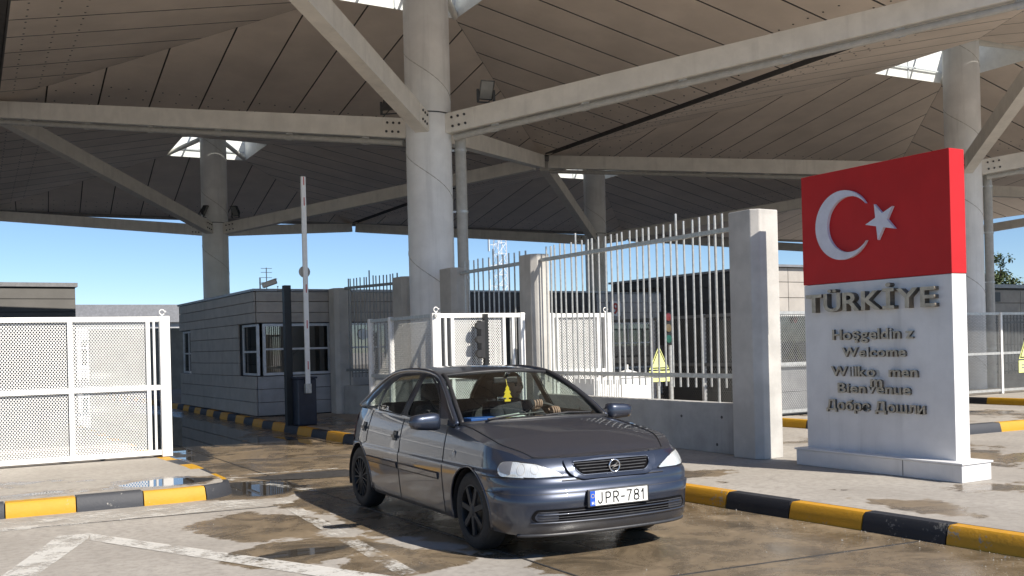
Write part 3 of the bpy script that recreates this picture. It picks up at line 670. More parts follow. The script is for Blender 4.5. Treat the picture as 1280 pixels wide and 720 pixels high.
MB().box((X0+.02, Y0+.02, 2.26), (X1, Y1, 2.97)).build('roof_block', 'claddark', b1)
MB().box((X0+.02, Y0+.02, .15), (X1, Y1, 1.05)).build('plinth', 'claddark', b1)
MB().box((X0+.02, 24.0, 1.05), (X0+.18, 28.85, 2.26)).build('wall_core', 'claddark', b1)
MB().box((8.40, Y0+.02, 1.05), (8.82, Y0+.2, 2.26)).build('wall_core', 'claddark', b1)
MB().box((9.85, Y0+.02, 1.05), (X1, Y0+.2, 2.26)).build('wall_core', 'claddark', b1)
MB().box((X0+.4, 29.9, 1.05), (X1, 30.1, 2.26)).build('back_wall', 'claddark', b1)
MB().box((X1-.2, Y0+.3, 1.05), (X1, 29.8, 2.26)).build('back_wall', 'claddark', b1)
rows_x(b1, X0, X1, Y0, FZ, 'clad', (8.7,)); rows_y(b1, X0, Y0-.0, Y1, FZ, 'clad', (27.2,))
rows_x(b1, X0, X1, Y0, LZ, 'cladlow', (8.7,)); rows_y(b1, X0, Y0, Y1, LZ, 'clad', (26.6,))
rows_y(b1, X0, 24.0, 28.85, (1.06, 1.36, 1.66, 1.96, 2.27), 'clad')
rows_x(b1, 8.40, 8.82, Y0, (1.06, 1.66, 2.27), 'clad'); rows_x(b1, 9.85, X1, Y0, (1.06, 1.66, 2.27), 'clad')
MB().box((X0-.07, Y0-.07, 2.985), (X1, Y1+.05, 3.04)).build('coping', 'coping', b1)
window_x(b1, 6.78, 8.38, Y0+.06, 1.075, 2.25, ((7.78, 1.12, 1.66),), (1.67,), .06)
window_x(b1, 8.84, 9.83, Y0+.06, 1.075, 2.25, ((9.6, 1.1, 2.2),), (1.67,))
window_y(b1, X0+.08, Y0+.14, 23.98, 1.075, 2.25, (), (1.62,))
window_y(b1, X0+.08, 28.87, Y1-.05, 1.075, 2.25, (29.5,), (1.62,))
MB().lathe([(0, -.004), (.13, -.004), (.13, .004), (0, .004)], 24, 'y', (9.2, Y0+.025, 1.98)).build('round_sticker', 'frame', b1)
MB().box((7.15, 24.0, 1.05), (7.7, 24.5, 1.5)).build('desk_equipment', 'frame', b1)
MB().box((8.0, 24.2, 1.05), (8.3, 24.6, 1.9)).build('desk_equipment', 'frame', b1)
MB().box((9.2, 24.4, 1.05), (9.6, 24.6, 1.6)).build('desk_equipment', 'frame', b1)
at_ = MB().bar((6.75,22.7,3.04), (6.75,22.7,3.30), .03, .03).bar((7.6,25,3.04), (7.6,25,3.72), .02, .02)
for z in (3.35, 3.47, 3.60, 3.70): at_.bar((7.46,25,z), (7.74,25,z), .012, .012)
at_.build('roof_antenna', 'galv', b1)
# booth of the middle lane
b2 = thing('control_booth', 'dark clad control booth behind the near pillar and tall fence', 'booth', (16.2, 16.5, .15), group='control booths')
MB().box((14.02, 14.12, .15), (18.5, 17.4, 1.05)).build('wall_core', 'claddark', b2)
MB().box((14.02, 14.12, 2.12), (18.5, 17.4, 2.97)).build('wall_core', 'claddark', b2)
MB().box((14.02, 17.4, 2.80), (18.5, 19.2, 2.97)).build('wall_core', 'claddark', b2)
MB().box((14.05, 14.5, 1.05), (14.25, 17.4, 2.12)).build('wall_core', 'claddark', b2)
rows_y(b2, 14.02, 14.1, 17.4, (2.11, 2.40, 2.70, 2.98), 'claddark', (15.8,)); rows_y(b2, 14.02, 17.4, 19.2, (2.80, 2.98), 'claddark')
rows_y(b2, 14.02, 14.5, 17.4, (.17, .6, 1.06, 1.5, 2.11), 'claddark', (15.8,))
rows_x(b2, 14.02, 18.5, 14.12, (2.11, 2.40, 2.70, 2.98), 'clad', (14.42, 15.4, 16.6)); rows_x(b2, 14.02, 18.5, 14.12, (.17, .6, 1.06), 'cladlow', (16,))
MB().box((13.93, 14.0, 2.985), (18.6, 19.25, 3.03)).build('coping', 'coping', b2)
window_x(b2, 14.2, 16.6, 14.16, 1.07, 2.10, ((15.4, 1.1, 2.05),), ())
MB().lathe([(0, -.004), (.06, -.004), (.06, .004), (0, .004)], 20, 'y', (14.62, 14.11, 1.98)).build('round_sticker', 'lensred', b2)
# booth further back with the lane number
b3 = thing('control_booth', 'control booth with red lane number nine seen through the tall bars', 'booth', (15.6, 25.5, .15), group='control booths')
MB().box((11.6, 22.52, .15), (19, 28.5, .9)).build('wall_core', 'claddark', b3)
MB().box((11.6, 22.52, 2.2), (19, 28.5, 2.97)).build('wall_core', 'claddark', b3)
MB().box((11.6, 22.52, .9), (16.1, 22.7, 2.2)).build('wall_core', 'claddark', b3)
MB().box((17.7, 22.52, .9), (19, 22.7, 2.2)).build('wall_core', 'claddark', b3)
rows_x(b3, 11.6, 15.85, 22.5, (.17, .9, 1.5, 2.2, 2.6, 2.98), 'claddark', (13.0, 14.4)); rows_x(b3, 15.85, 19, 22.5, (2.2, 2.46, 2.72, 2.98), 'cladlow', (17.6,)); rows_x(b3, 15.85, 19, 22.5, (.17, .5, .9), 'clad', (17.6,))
window_x(b3, 16.1, 17.7, 22.5, .92, 2.18, ((16.9, 1.65, 2.15),), (1.62,))
MB().box((16.28, 22.42, 2.36), (16.62, 22.458, 2.76)).build('number_plate', 'frame', b3)
lettering(b3, '9', 16.36, 16.54, .30, lambda u, v, w_: (u, 22.419-w_, 2.42+v), .01, 'redpaint', .006)
MB().box((11.5, 22.4, 2.985), (19.05, 28.6, 3.03)).build('coping', 'coping', b3)
b4 = thing('office_building', 'low grey panelled building beyond the left white gate', 'building', (-6, 54, 0))
MB().box((-20, 51.05, 0), (6.45, 60, 4.85)).build('wall_core', 'claddark', b4)
for z0, z1 in ((.1, 1.0), (1.0, 1.9), (1.9, 2.8), (2.8, 3.7), (3.7, 4.3), (4.3, 4.8)):
    for x0, x1 in ((-20,-15),(-15,-10),(-10,-6),(-6,-1.2),(-1.2,2.6),(2.6,6.45)): board(b4, (x0+.012, 51.0, z0+.015), (x1-.012, 51.05, z1-.015), 'cladfar')
MB().box((-20.1, 50.9, 4.86), (6.55, 60, 5.05)).build('coping', 'coping', b4)
b5 = thing('hall_building', 'pale flat roofed hall far behind the left booth', 'building', (14, 90, 0))
MB().box((2, 84, 0), (20, 96, 4.2)).build('wall', 'cladlow', b5); MB().box((1.8, 83.6, 4.2), (20.4, 96.4, 5.6)).build('roof', 'coping', b5)
for k in range(8): MB().box((3+2*k, 83.93, 1.0), (4.4+2*k, 83.99, 2.9)).build('window', 'winglass', b5)
f5 = thing('railing', 'white railing in front of the pale far hall', 'railing', (14, 70, 0))
MB().box((5, 69.95, 2.1), (20, 70.05, 2.2)).box((5, 69.95, .9), (20, 70.05, 1.0)).build('rail', 'white', f5)
me = MB().box((-.03, -.03, 0), (.03, .03, 2.5)).mesh('post', 'white')
for k in range(31): link('post', me, f5, loc=(5+.5*k, 70, 0))
sg2 = thing('information_sign', 'blue and white board beyond the left lane', 'sign', (12.4, 58, 0))
MB().box((12.25, 57.95, .9), (12.65, 58.0, 2.3)).build('board', 'frame', sg2); MB().box((12.28, 57.93, 1.35), (12.62, 57.948, 1.8)).build('panel', 'blue', sg2); MB().box((12.4, 57.96, 0), (12.5, 58.04, .9)).build('post', 'galv', sg2)
b6 = thing('service_building', 'low dark building at the right edge beyond the mesh gate', 'building', (40, 28, 0))
MB().box((29, 24.05, .15), (47, 33, 3.35)).build('wall_core', 'claddark', b6)
for z0, z1 in ((.2, 1.2), (1.2, 2.2), (2.2, 2.8), (2.8, 3.3)):
    for k in range(9): board(b6, (29+2*k+.01, 24.0, z0+.01), (31+2*k-.01, 24.04, z1-.01), 'clad')
MB().box((28.8, 23.8, 3.36), (47.2, 33.2, 3.5)).build('coping', 'coping', b6)
MB().box((34.5, 23.9, 2.85), (35.6, 23.98, 3.2)).build('name_board', 'trim', b6)
fr = thing('bar_fence', 'dark bar fence in front of the low building at right', 'fence', (36, 23, .15), group='tall steel bar fence sections')
MB().box((29, 22.97, 2.0), (46, 23.03, 2.07)).box((29, 22.97, .5), (46, 23.03, .57)).build('rail', 'trim', fr)
me = MB().box((-.015, -.015, .15), (.015, .015, 2.3)).mesh('bar', 'trim')
for k in range(85): link('bar', me, fr, loc=(29.1+.2*k, 23.045, 0))

# ================================================================== BARRIER, CAMERA, SMALL THINGS
br = thing('lane_barrier', 'raised red and white lane barrier with navy cabinet by the booth', 'barrier', (6.62, 19.45, .15))
MB().box((6.42, 19.25, .15), (6.80, 19.63, 1.06)).build('cabinet', 'navy', br, bevel=.02)
MB().box((6.40, 19.23, 1.062), (6.82, 19.65, 1.10)).build('cabinet_lid', 'navy', br, bevel=.01)
arm = MB().box((6.555, 19.14, .95), (6.645, 19.20, 5.02)).build('arm', 'white', br, bevel=.006)
MB().box((6.54, 19.12, .78), (6.66, 19.24, .97)).build('arm_clamp', 'galv', br, bevel=.01)
for z in (1.25, 2.05, 2.75, 4.45, 4.85):
    MB().box((6.594, 19.132, z), (6.610, 19.138, z+.16)).build('red_stripe', 'redpaint', arm)
MB().lathe([(0, -.006), (.115, -.006), (.115, .006), (0, .006)], 28, 'y', (6.60, 19.215, 3.16)).build('disc', 'pipe', br)
cp = thing('camera_post', 'black square post with a surveillance camera beside the barrier', 'camera', (6.36, 19.65, .15))
MB().box((6.30, 19.58, .15), (6.44, 19.72, 2.92)).build('post', 'black', cp, bevel=.008)
MB().tube([(6.34, 19.70, 2.84), (6.26, 19.86, 2.84), (6.26, 19.86, 2.92)], .018, 8).build('bracket', 'galv', cp)
cb = MB(); a = Vector((6.16, 19.80, 2.93)); d = Vector((-.30, .26, -.12)).normalized()
cb.bar(a-d*.06+Vector((0, 0, .06)), a+d*.24+Vector((0, 0, .06)), .09, .085); cb = cb.build('camera_body', 'pipe', cp, bevel=.012)
MB().bar(a-d*.06+Vector((0, 0, .112)), a+d*.28+Vector((0, 0, .112)), .10, .012).build('sun_shield', 'pipe', cb)
def warn_sign(label, x, y, s, zt, post, text=True):
    t = thing('warning_sign', label, 'sign', (x, y, .0), group='yellow warning signs')
    MB().box((x-.022, y+.01, 0), (x+.022, y+.05, zt-.1)).build('post', post, t)
    h = s*.95; tri = [(x-s/2, zt-h), (x+s/2, zt-h), (x, zt)]
    pf = lambda Y: (lambda p: (p[0], Y, p[1]))
    b_ = MB().prism(tri, pf(y-.006), pf(y+.006)).build('triangle', 'yellowgreen', t)
    k = lambda f: [(x+(p[0]-x)*f, zt-h*.64+(p[1]-zt+h*.64)*f) for p in tri]
    o, i = k(.90), k(.76); mb = MB()
    for q in range(3): mb.prism([o[q], o[(q+1) % 3], i[(q+1) % 3], i[q]], pf(y-.009), pf(y-.0062))
    mb.build('black_border', 'black', b_)
    MB().prism([(x-.030*s/.5, zt-h*.36), (x+.030*s/.5, zt-h*.36), (x+.016*s/.5, zt-h*.72), (x-.016*s/.5, zt-h*.72)], pf(y-.009), pf(y-.0062)).lathe([(0, -.009), (.026*s/.5, -.009), (.026*s/.5, -.0062), (0, -.0062)], 12, 'y', (x, y, zt-h*.82)).build('exclamation_mark', 'black', b_)
    MB().box((x-s*.52, y-.006, zt-h-.50*s), (x+s*.52, y+.006, zt-h-.03)).build('text_plate', 'yellowgreen', t)
    for z in (.22, .32): MB().box((x-s*.36, y-.009, zt-h-z*s-.012), (x+s*.36, y-.0065, zt-h-z*s+.012)).build('text_line', 'greymesh', t)
warn_sign('yellow exclamation warning sign behind the nearest tall bars', 11.18, 14.0, .43, 1.545, 'galv')
warn_sign('yellow exclamation warning sign cut by the right edge', 17.58, 11.3, .50, 1.62, 'black')
ts = thing('traffic_light', 'traffic light on a grey post seen through the tall bars', 'traffic light', (12.55, 15.4, .0))
MB().tube([(12.62, 15.45, 0), (12.62, 15.45, 2.15)], .05, 12).build('post', 'galv', ts, smooth=40)
hs = MB().box((12.36, 15.3, 1.55), (12.56, 15.44, 2.2)).build('housing', 'black', ts, bevel=.01)
for z, m in ((2.09, 'lensred'), (1.88, 'lensamber'), (1.67, 'lens')): MB().lathe([(0, -.02), (.075, -.015), (.078, 0)], 16, 'y', (12.46, 15.295, z)).build('lens', m, hs)
wc = thing('white_cabinet', 'small white pitched top cabinet behind the low wall', 'cabinet', (10.5, 14.0, .0))
MB().box((10.22, 13.8, 0), (10.84, 14.3, 1.02)).build('body', 'white', wc, bevel=.01)
MB().add([(10.2,13.78,1.025),(10.86,13.78,1.025),(10.86,14.32,1.025),(10.2,14.32,1.025),(10.53,14.05,1.16)], [(0,3,2,1),(0,1,4),(1,2,4),(2,3,4),(3,0,4)]).build('cap', 'white', wc)
MB().tube([(10.53,14.05,1.15), (10.53,14.05,1.24)], .015, 6).build('vent', 'white', wc)
rb = thing('ribbed_cabinet', 'white ribbed metal cabinet at the car windscreen side', 'cabinet', (9.75, 13.4, .0))
MB().box((9.3, 13.3, .0), (9.82, 13.9, 1.05)).build('body', 'sign_white', rb)
me = MB().box((-.012, -.02, .05), (.012, 0, 1.03)).mesh('rib', 'white')
for k in range(11): link('rib', me, rb, loc=(9.33+.046*k, 13.298, 0))
mt = thing('radio_mast', 'slender lattice radio mast far beyond the fence', 'mast', (62, 108, 0))
legs = MB(); brc = MB(); q = .75; H_ = 26
for sx, sy in ((-1,-1),(1,-1),(1,1),(-1,1)): legs.bar((62+sx*q, 108+sy*q, 0), (62+sx*q*.55, 108+sy*q*.55, H_), .085, .085)
for k in range(20):
    z = H_*k/20; z2 = H_*(k+1)/20; s1 = q*(1-.45*k/20); s2 = q*(1-.45*(k+1)/20); c = [(-1,-1),(1,-1),(1,1),(-1,1)]
    for i in range(4):
        a, b = c[i], c[(i+1) % 4]
        brc.bar((62+a[0]*s1, 108+a[1]*s1, z), (62+b[0]*s2, 108+b[1]*s2, z2), .04, .04); brc.bar((62+a[0]*s1, 108+a[1]*s1, z), (62+b[0]*s1, 108+b[1]*s1, z), .035, .035)
legs.build('leg', 'mast_pale', mt); brc.build('bracing', 'mast_pale', mt)
for z in (9, 11.5, 14): MB().bar((60.4, 107.6, z), (61.4, 107.6, z), .08, .08).bar((60.2, 107.6, z-.8), (60.2, 107.6, z+.8), .28, .12).build('antenna', 'frame', mt)
def tree(label, x, y, h, rad, seed):
    rnd = random.Random(seed); t = thing('tree', label, 'tree', (x, y, 0), group='trees beyond the checkpoint')
    tr = MB(); tr.tube([(x, y, 0), (x+.1, y, h*.3), (x-.05, y+.1, h*.6), (x, y, h*.9)], [.22, .17, .11, .03], 8)
    ends = []
    for k in range(14):
        z = h*rnd.uniform(.3, .85); a = rnd.uniform(0, 2*PI); l = rad*(1.05-.6*z/h)*rnd.uniform(.7, 1.1); e = (x+l*math.cos(a), y+l*math.sin(a), z+l*.35)
        tr.tube([(x, y, z), ((x+e[0])/2, (y+e[1])/2, z+l*.12), e], [.07, .045, .012], 5); ends.append(e); ends.append(((x+e[0])/2, (y+e[1])/2, z+l*.15))
    tr.build('trunk', 'bark', t, smooth=40); V = []; F = []
    for e in ends+[(x, y, h)]:
        for c in range(7):
            cc = [e[i]+rnd.gauss(0, rad*.16) for i in range(3)]
            for l in range(26):
                p = Vector([cc[i]+rnd.gauss(0, rad*.09) for i in range(3)]); u = Vector((rnd.gauss(0,1), rnd.gauss(0,1), rnd.gauss(0,.6))).normalized(); v = u.cross(Vector((rnd.gauss(0,1), rnd.gauss(0,1), rnd.gauss(0,1)))).normalized(); s = rnd.uniform(.07, .13)
                o = len(V); V += [tuple(p-u*s), tuple(p+v*s*.5), tuple(p+u*s), tuple(p-v*s*.5)]; F.append((o, o+1, o+2, o+3))
    me = bpy.data.meshes.new('crown'); me.from_pydata(V, [], F); me.materials.append(MAT['leaf']); link('crown', me, t)
tree('green tree just above the roof line right of the sign column', 55.2, 37.0, 6.2, 1.3, 3)
bw = thing('boundary_wall', 'plain grey wall seen through the right end of the left gate', 'wall', (8.5, 48.1, 0))
MB().box((6.6, 48.0, 0), (10.9, 48.2, 2.75)).build('wall', 'wallc', bw); MB().box((6.55, 47.95, 2.755), (10.95, 48.25, 2.82)).build('coping', 'coping', bw)
# ================================================================== CAR (built in its own frame: x forward, y left, z up, origin under the front axle)
car = thing('hatchback_car', 'grey blue five door hatchback coming out of the lane towards the camera', 'car', (4.597, 7.075, 0), math.atan2(-.9988, -.048))
def crom(P, n):
    P = [np.array(p, float) for p in P]; out = []
    for i in range(len(P)-1):
        p0 = P[max(i-1, 0)]; p1 = P[i]; p2 = P[i+1]; p3 = P[min(i+2, len(P)-1)]
        for k in range(n):
            t = k/n; out.append(.5*((2*p1)+(p2-p0)*t+(2*p0-5*p1+4*p2-p3)*t*t+(3*p1-p0-3*p2+p3)*t**3))
    out.append(P[-1]); return np.array(out)
OUT = [(.840,-.0),(.835,.24),(.812,.47),(.760,.66),(.655,.795),(.46,.855),(.10,.866),(-.4,.866),(-1.3,.868),(-2.2,.862),(-2.7,.845),(-3.02,.785),(-3.20,.64),(-3.275,.42),(-3.30,.2),(-3.305,0)]
oc = crom([(.825,-.22)]+OUT+[(-3.30,-.2)], 14)[14:-14]
seg = np.r_[0, np.cumsum(np.linalg.norm(np.diff(oc, axis=0), axis=1))]; STOT = seg[-1]
def outl(s): return np.array([np.interp(s, seg, oc[:, 0]), np.interp(s, seg, oc[:, 1])])
def outn(s):
    d = outl(min(s+.03, STOT))-outl(max(s-.03, 0)); d /= np.linalg.norm(d)+1e-9; n = np.array([d[1], -d[0]]); return -n if n @ np.array([1e-9, 1]) < 0 and abs(d[0]) > abs(d[1]) else (np.array([-d[1], d[0]]) if False else n)
def sm(a, b, x): t = min(1, max(0, (x-a)/(b-a))); return t*t*(3-2*t)
Zs = [.17,.20,.24,.30,.36,.42,.50,.505,.56,.59,.612,.622,.645,.655,.68,.72,.76,.80,.86,.92,.96,1.0]
IS = [.085,.050,.030,.022,.016,.010,.004,.004,0,0,0,.0005,.001,.011,.015,.020,.026,.034,.048,.068,.084,.10]
IF = [.13,.055,.030,.024,.022,.018,.004,.022,.020,.026,.040,.056,.063,.066,.075,.100,.140,.19,.26,.3,.3,.3]
IR = [.12,.06,.03,.02,.012,.006,0,.006,.010,.016,.022,.030,.035,.050,.060,.066,.072,.080,.092,.11,.13,.15]
def inset(x, z):
    wf = sm(.25, .74, x); wr = sm(-2.85, -3.2, x)
    return (1-wf-wr)*np.interp(z, Zs, IS)+wf*np.interp(z, Zs, IF)+wr*np.interp(z, Zs, IR)
NRM = []
for k in range(len(oc)):
    d = oc[min(k+1, len(oc)-1)]-oc[max(k-1, 0)]; d /= np.linalg.norm(d); NRM.append((-d[1], d[0]))
NRM = np.array(NRM)
if NRM[0][0] < 0: NRM = -NRM
NRM[0] = (1, 0); NRM[-1] = (-1, 0)
def S(s, z, off=0., sgn=1):
    """point on the lower body; s = arc length from the nose, z = height, off = proud of the skin"""
    sg_ = abs(s); p = outl(sg_); n = np.array([np.interp(sg_, seg, NRM[:, 0]), np.interp(sg_, seg, NRM[:, 1])]); n /= np.linalg.norm(n)
    q = p+n*(off-inset(p[0], z)); return (float(q[0]), float(q[1])*(1 if s >= 0 else -1)*sgn, z)
XW = (0., -2.655); RA = .348; ZW = .305
def zbot(x):
    b = .185
    for xw in XW:
        if abs(x-xw) < RA: b = max(b, ZW+math.sqrt(RA*RA-(x-xw)**2)-.0)
    return b
def ztop(x): return float(np.interp(x, [-3.31,-3.1,-2.6,-1.5,-.6,-.45,-.2,.2,.5,.68,.84], [1.00,1.01,1.00,.965,.948,.94,.915,.855,.80,.757,.752]))
# columns: dense along the nose, at the arches and at the panel cuts
ss = list(np.linspace(0, STOT, 90))
for xw in XW:
    for a in np.linspace(0, PI, 33):
        xx = xw+RA*math.cos(a)*.9999; k = np.argmin(abs(oc[:, 0]-xx)+(oc[:, 1] < .5)*9); ss.append(float(np.interp(-xx, -oc[:, 0], seg)))
CUTX = (-.50, -1.50, -2.40, .36)
for xx in CUTX: ss.append(float(np.interp(-xx, -oc[:, 0], seg)))
ss = sorted(ss); ss = [s for i, s in enumerate(ss) if i == 0 or s-ss[i-1] > .004]
ZL = Zs[1:]
def part_of(x, z):
    if x > .36: return 'front_bumper' if z < .617 else 'front_panel'
    if x > -.50: return 'front_wing' if not (x > .30 and z < .617) else 'front_bumper'
    if z < .235: return 'sill'
    if x > -1.50: return 'front_door'
    if x > -2.40: return 'rear_door'
    if x > -3.02: return 'rear_quarter'
    return 'rear_bumper' if z < .62 else 'tailgate'
def lower_body(sgn):
    G = {}
    for i in range(len(ss)-1):
        for j in range(len(ZL)-1):
            c = []
            for (si, zi) in ((i, j), (i+1, j), (i+1, j+1), (i, j+1)):
                p = outl(ss[si]); z = min(max(ZL[zi], zbot(p[0])), ztop(p[0])); c.append(S(ss[si], z, 0, sgn))
            if max(abs(c[0][2]-c[3][2]), abs(c[1][2]-c[2][2])) < 1e-4: continue
            xm = (c[0][0]+c[1][0])/2; zm = sum(q[2] for q in c)/4
            G.setdefault(part_of(xm+inset(xm, zm)*0, zm), MB()).add(c, [(0, 1, 2, 3) if sgn > 0 else (3, 2, 1, 0)])
    return G
gl, gr = lower_body(1), lower_body(-1)
for k in gl:
    if k in ('front_bumper', 'front_panel', 'rear_bumper', 'tailgate'):
        gl[k].add(gr[k].v, gr[k].f); gl[k].build(k, 'carpaint', car, smooth=True, local=True)
    else:
        gl[k].build(k, 'carpaint', car, smooth=True, local=True); gr[k].build(k, 'carpaint', car, smooth=True, local=True)
# bonnet: rows across between the two top edges
def edge(s): p = outl(s); return S(s, ztop(p[0]))
hs_ = [s for s in ss if outl(s)[0] > -.44]
V = []; F = []; nj = 17; rows = []
for s in hs_:
    e = edge(s); row = []
    for j in range(nj):
        k = -1+2*j/(nj-1); cr = .050*sm(.80, -.2, e[0]); rise = cr*(1-abs(k)**2.4)
        row.append((e[0]+.0*(1-k*k), e[1]*k, e[2]+rise+.012*sm(.55, .2, e[0])*(sm(.98, .70, abs(k)))))
    rows.append(row)
e = edge(hs_[-1]); rows.append([(-.46-.0, (e[1]-.06)*(-1+2*j/(nj-1)), .952+.045*(1-abs(-1+2*j/(nj-1))**2.4)) for j in range(nj)])
for r_ in rows: V += r_
for i in range(len(rows)-1):
    for j in range(nj-1): F.append((i*nj+j, i*nj+j+1, (i+1)*nj+j+1, (i+1)*nj+j))
MB().add(V, F).build('bonnet', 'carpaint', car, smooth=60, local=True)
# greenhouse ------------------------------------------------------------
BELT = [(-.42,.955),(-.60,.955),(-1.5,.968),(-2.4,.998),(-3.08,1.01)]
def yb(x): return float(np.interp(x, [-3.1,-2.7,-2.0,-1.0,-.6,-.42], [.66,.745,.785,.792,.775,.735]))
RAIL = crom([(-.44,.735,.955),(-.66,.690,1.10),(-.92,.625,1.245),(-1.18,.570,1.345),(-1.55,.548,1.388),(-2.0,.545,1.388),(-2.38,.545,1.345),(-2.68,.565,1.245),(-2.92,.60,1.12),(-3.10,.645,1.01)], 6)
def yside(x, z):
    zr = float(np.interp(-x, -RAIL[:, 0], RAIL[:, 2])); yr = float(np.interp(-x, -RAIL[:, 0], RAIL[:, 1])); zb = float(np.interp(-x, [-b[0] for b in BELT], [b[1] for b in BELT]))
    t = 1 if zr-zb < .01 else min(1, max(0, (z-zb)/(zr-zb))); bow = .020*math.sin(PI*t)
    return yb(x)*(1-t)+yr*t+bow
def inside(p, poly):
    r_ = False; n = len(poly)
    for i in range(n):
        (x1, y1), (x2, y2) = poly[i], poly[(i+1) % n]
        if (y1 > p[1]) != (y2 > p[1]) and p[0] < (x2-x1)*(p[1]-y1)/(y2-y1)+x1: r_ = not r_
    return r_
def rnd_poly(P, n=5): 
    q = crom([P[-1]]+P+[P[0], P[1]], n)[n:-n]; return [tuple(a) for a in q[:-1]]
def cdt(outer, holes=(), step=.06):
    pts = []; edges = []
    for L in [outer]+list(holes):
        o = len(pts); pts += [Vector(p) for p in L]; edges += [(o+i, o+(i+1) % len(L)) for i in range(len(L))]
    xs = [p[0] for p in outer]; zs = [p[1] for p in outer]
    for x in np.arange(min(xs)+step/2, max(xs), step):
        for z in np.arange(min(zs)+step/2, max(zs), step):
            if inside((x, z), outer) and not any(inside((x, z), h) for h in holes): pts.append(Vector((x, z)))
    v, _, f, *_ = delaunay_2d_cdt(pts, edges, [], 0, 1e-5)
    fs = []
    for t in f:
        c = (sum(v[i][0] for i in t)/3, sum(v[i][1] for i in t)/3)
        if inside(c, outer) and not any(inside(c, h) for h in holes): fs.append(tuple(t))
    return [(p[0], p[1]) for p in v], fs
def patch(outer, holes, fn, name, mat, parent, step=.06, both=True, thick=0.):
    v, f = cdt(outer, holes, step); r_ = []
    for sgn in ((1, -1) if both else (1,)):
        mb = MB().add([fn(p, sgn) for p in v], [t if sgn > 0 else t[::-1] for t in f])
        o = mb.build(name, mat, parent, smooth=50, local=True)
        if thick:
            md = o.modifiers.new('thick', 'SOLIDIFY'); md.thickness = thick; md.offset = 0
        r_.append(o)
    return r_
so_ = [(b[0], b[1]-.012) for b in BELT][::-1]+[(p[0], p[2]) for p in RAIL[1:-1]]
W1 = [(-.70,.968),(-1.47,.978),(-1.47,1.362),(-1.32,1.350),(-1.08,1.275),(-.84,1.135)]
W2 = [(-1.56,.981),(-2.25,1.003),(-2.27,1.10),(-2.25,1.25),(-2.06,1.352),(-1.56,1.364)]
W3 = [(-2.30,1.010),(-2.62,1.022),(-2.50,1.13),(-2.34,1.240),(-2.31,1.20)]
def soft(P, r_=.05):
    out = []; n = len(P)
    for i in range(n):
        a, b, c = (np.array(P[(i+d) % n]) for d in (-1, 0, 1)); u = a-b; v = c-b; ra = min(r_, .4*np.linalg.norm(u), .4*np.linalg.norm(v)); p = b+u/np.linalg.norm(u)*ra; q = b+v/np.linalg.norm(v)*ra
        for k in range(5):
            t = k/4; out.append(tuple((1-t)**2*p+2*t*(1-t)*b+t*t*q))
    return out
HW = [soft(W1), soft(W2), soft(W3, .025)]
fs_ = lambda off: (lambda p, sgn: (p[0], sgn*(yside(p[0], p[1])+off), p[1]))
patch(so_, HW, fs_(0), 'side_frame', 'carpaint', car)
for q, wn in zip(HW, ('side_window', 'side_window', 'quarter_window')): patch(q, [], fs_(-.006), wn, 'glass', car)
def shrink(P, k):
    c = np.mean(np.array(P), axis=0); out = []
    for p in P:
        d = c-np.array(p); out.append(tuple(np.array(p)+d/np.linalg.norm(d)*k))
    return out
for q in HW: patch(q, [shrink(q, .024)], fs_(.004), 'window_seal', 'plastic', car)
# black door frames round the glass (window surround and B-pillar)
patch([(-1.475,.985),(-1.555,.985),(-1.555,1.368),(-1.475,1.366)], [], fs_(.003), 'pillar_cover', 'plastic', car)
def coons(left, nx, fn): pass
# windscreen, roof, rear window between the two rails
iA = [p for p in RAIL if p[0] > -1.19]; 
def span(rails, cx, cz, nj=15, pw=2.0):
    V = []; F = []
    for i, p in enumerate(rails):
        for j in range(nj):
            k = -1+2*j/(nj-1); g_ = 1-abs(k)**pw; V.append((p[0]+cx(i/(len(rails)-1))*g_, p[1]*k, p[2]+cz(i/(len(rails)-1))*g_))
    for i in range(len(rails)-1):
        for j in range(nj-1): F.append((i*nj+j, i*nj+j+1, (i+1)*nj+j+1, (i+1)*nj+j))
    return V, F
iw = [k for k in range(len(RAIL)) if RAIL[k][0] > -1.19]; ir = [k for k in range(len(RAIL)) if -2.72 < RAIL[k][0] <= -1.15]; ib = [k for k in range(len(RAIL)) if RAIL[k][0] <= -2.66]
ws_r = RAIL[iw]; rf_r = RAIL[[iw[-1]]+[k for k in ir if k > iw[-1]]]; rr_r = RAIL[[rf_r.shape[0]+iw[-1]-1]+[k for k in ib if k > rf_r.shape[0]+iw[-1]-1]]
V, F = span(ws_r, lambda t: .16*(1-.35*t), lambda t: .035+.0*t, 17); MB().add(V, F).build('windscreen', 'glass', car, smooth=True, local=True)
V, F = span(rf_r, lambda t: .104*(1-t)-.10*t, lambda t: .035, 17, 2.2); MB().add(V, F).build('roof', 'carpaint', car, smooth=True, local=True)
V, F = span(rr_r, lambda t: -.10-.04*t, lambda t: .035*(1-t), 15); MB().add(V, F).build('rear_window', 'glass', car, smooth=True, local=True)
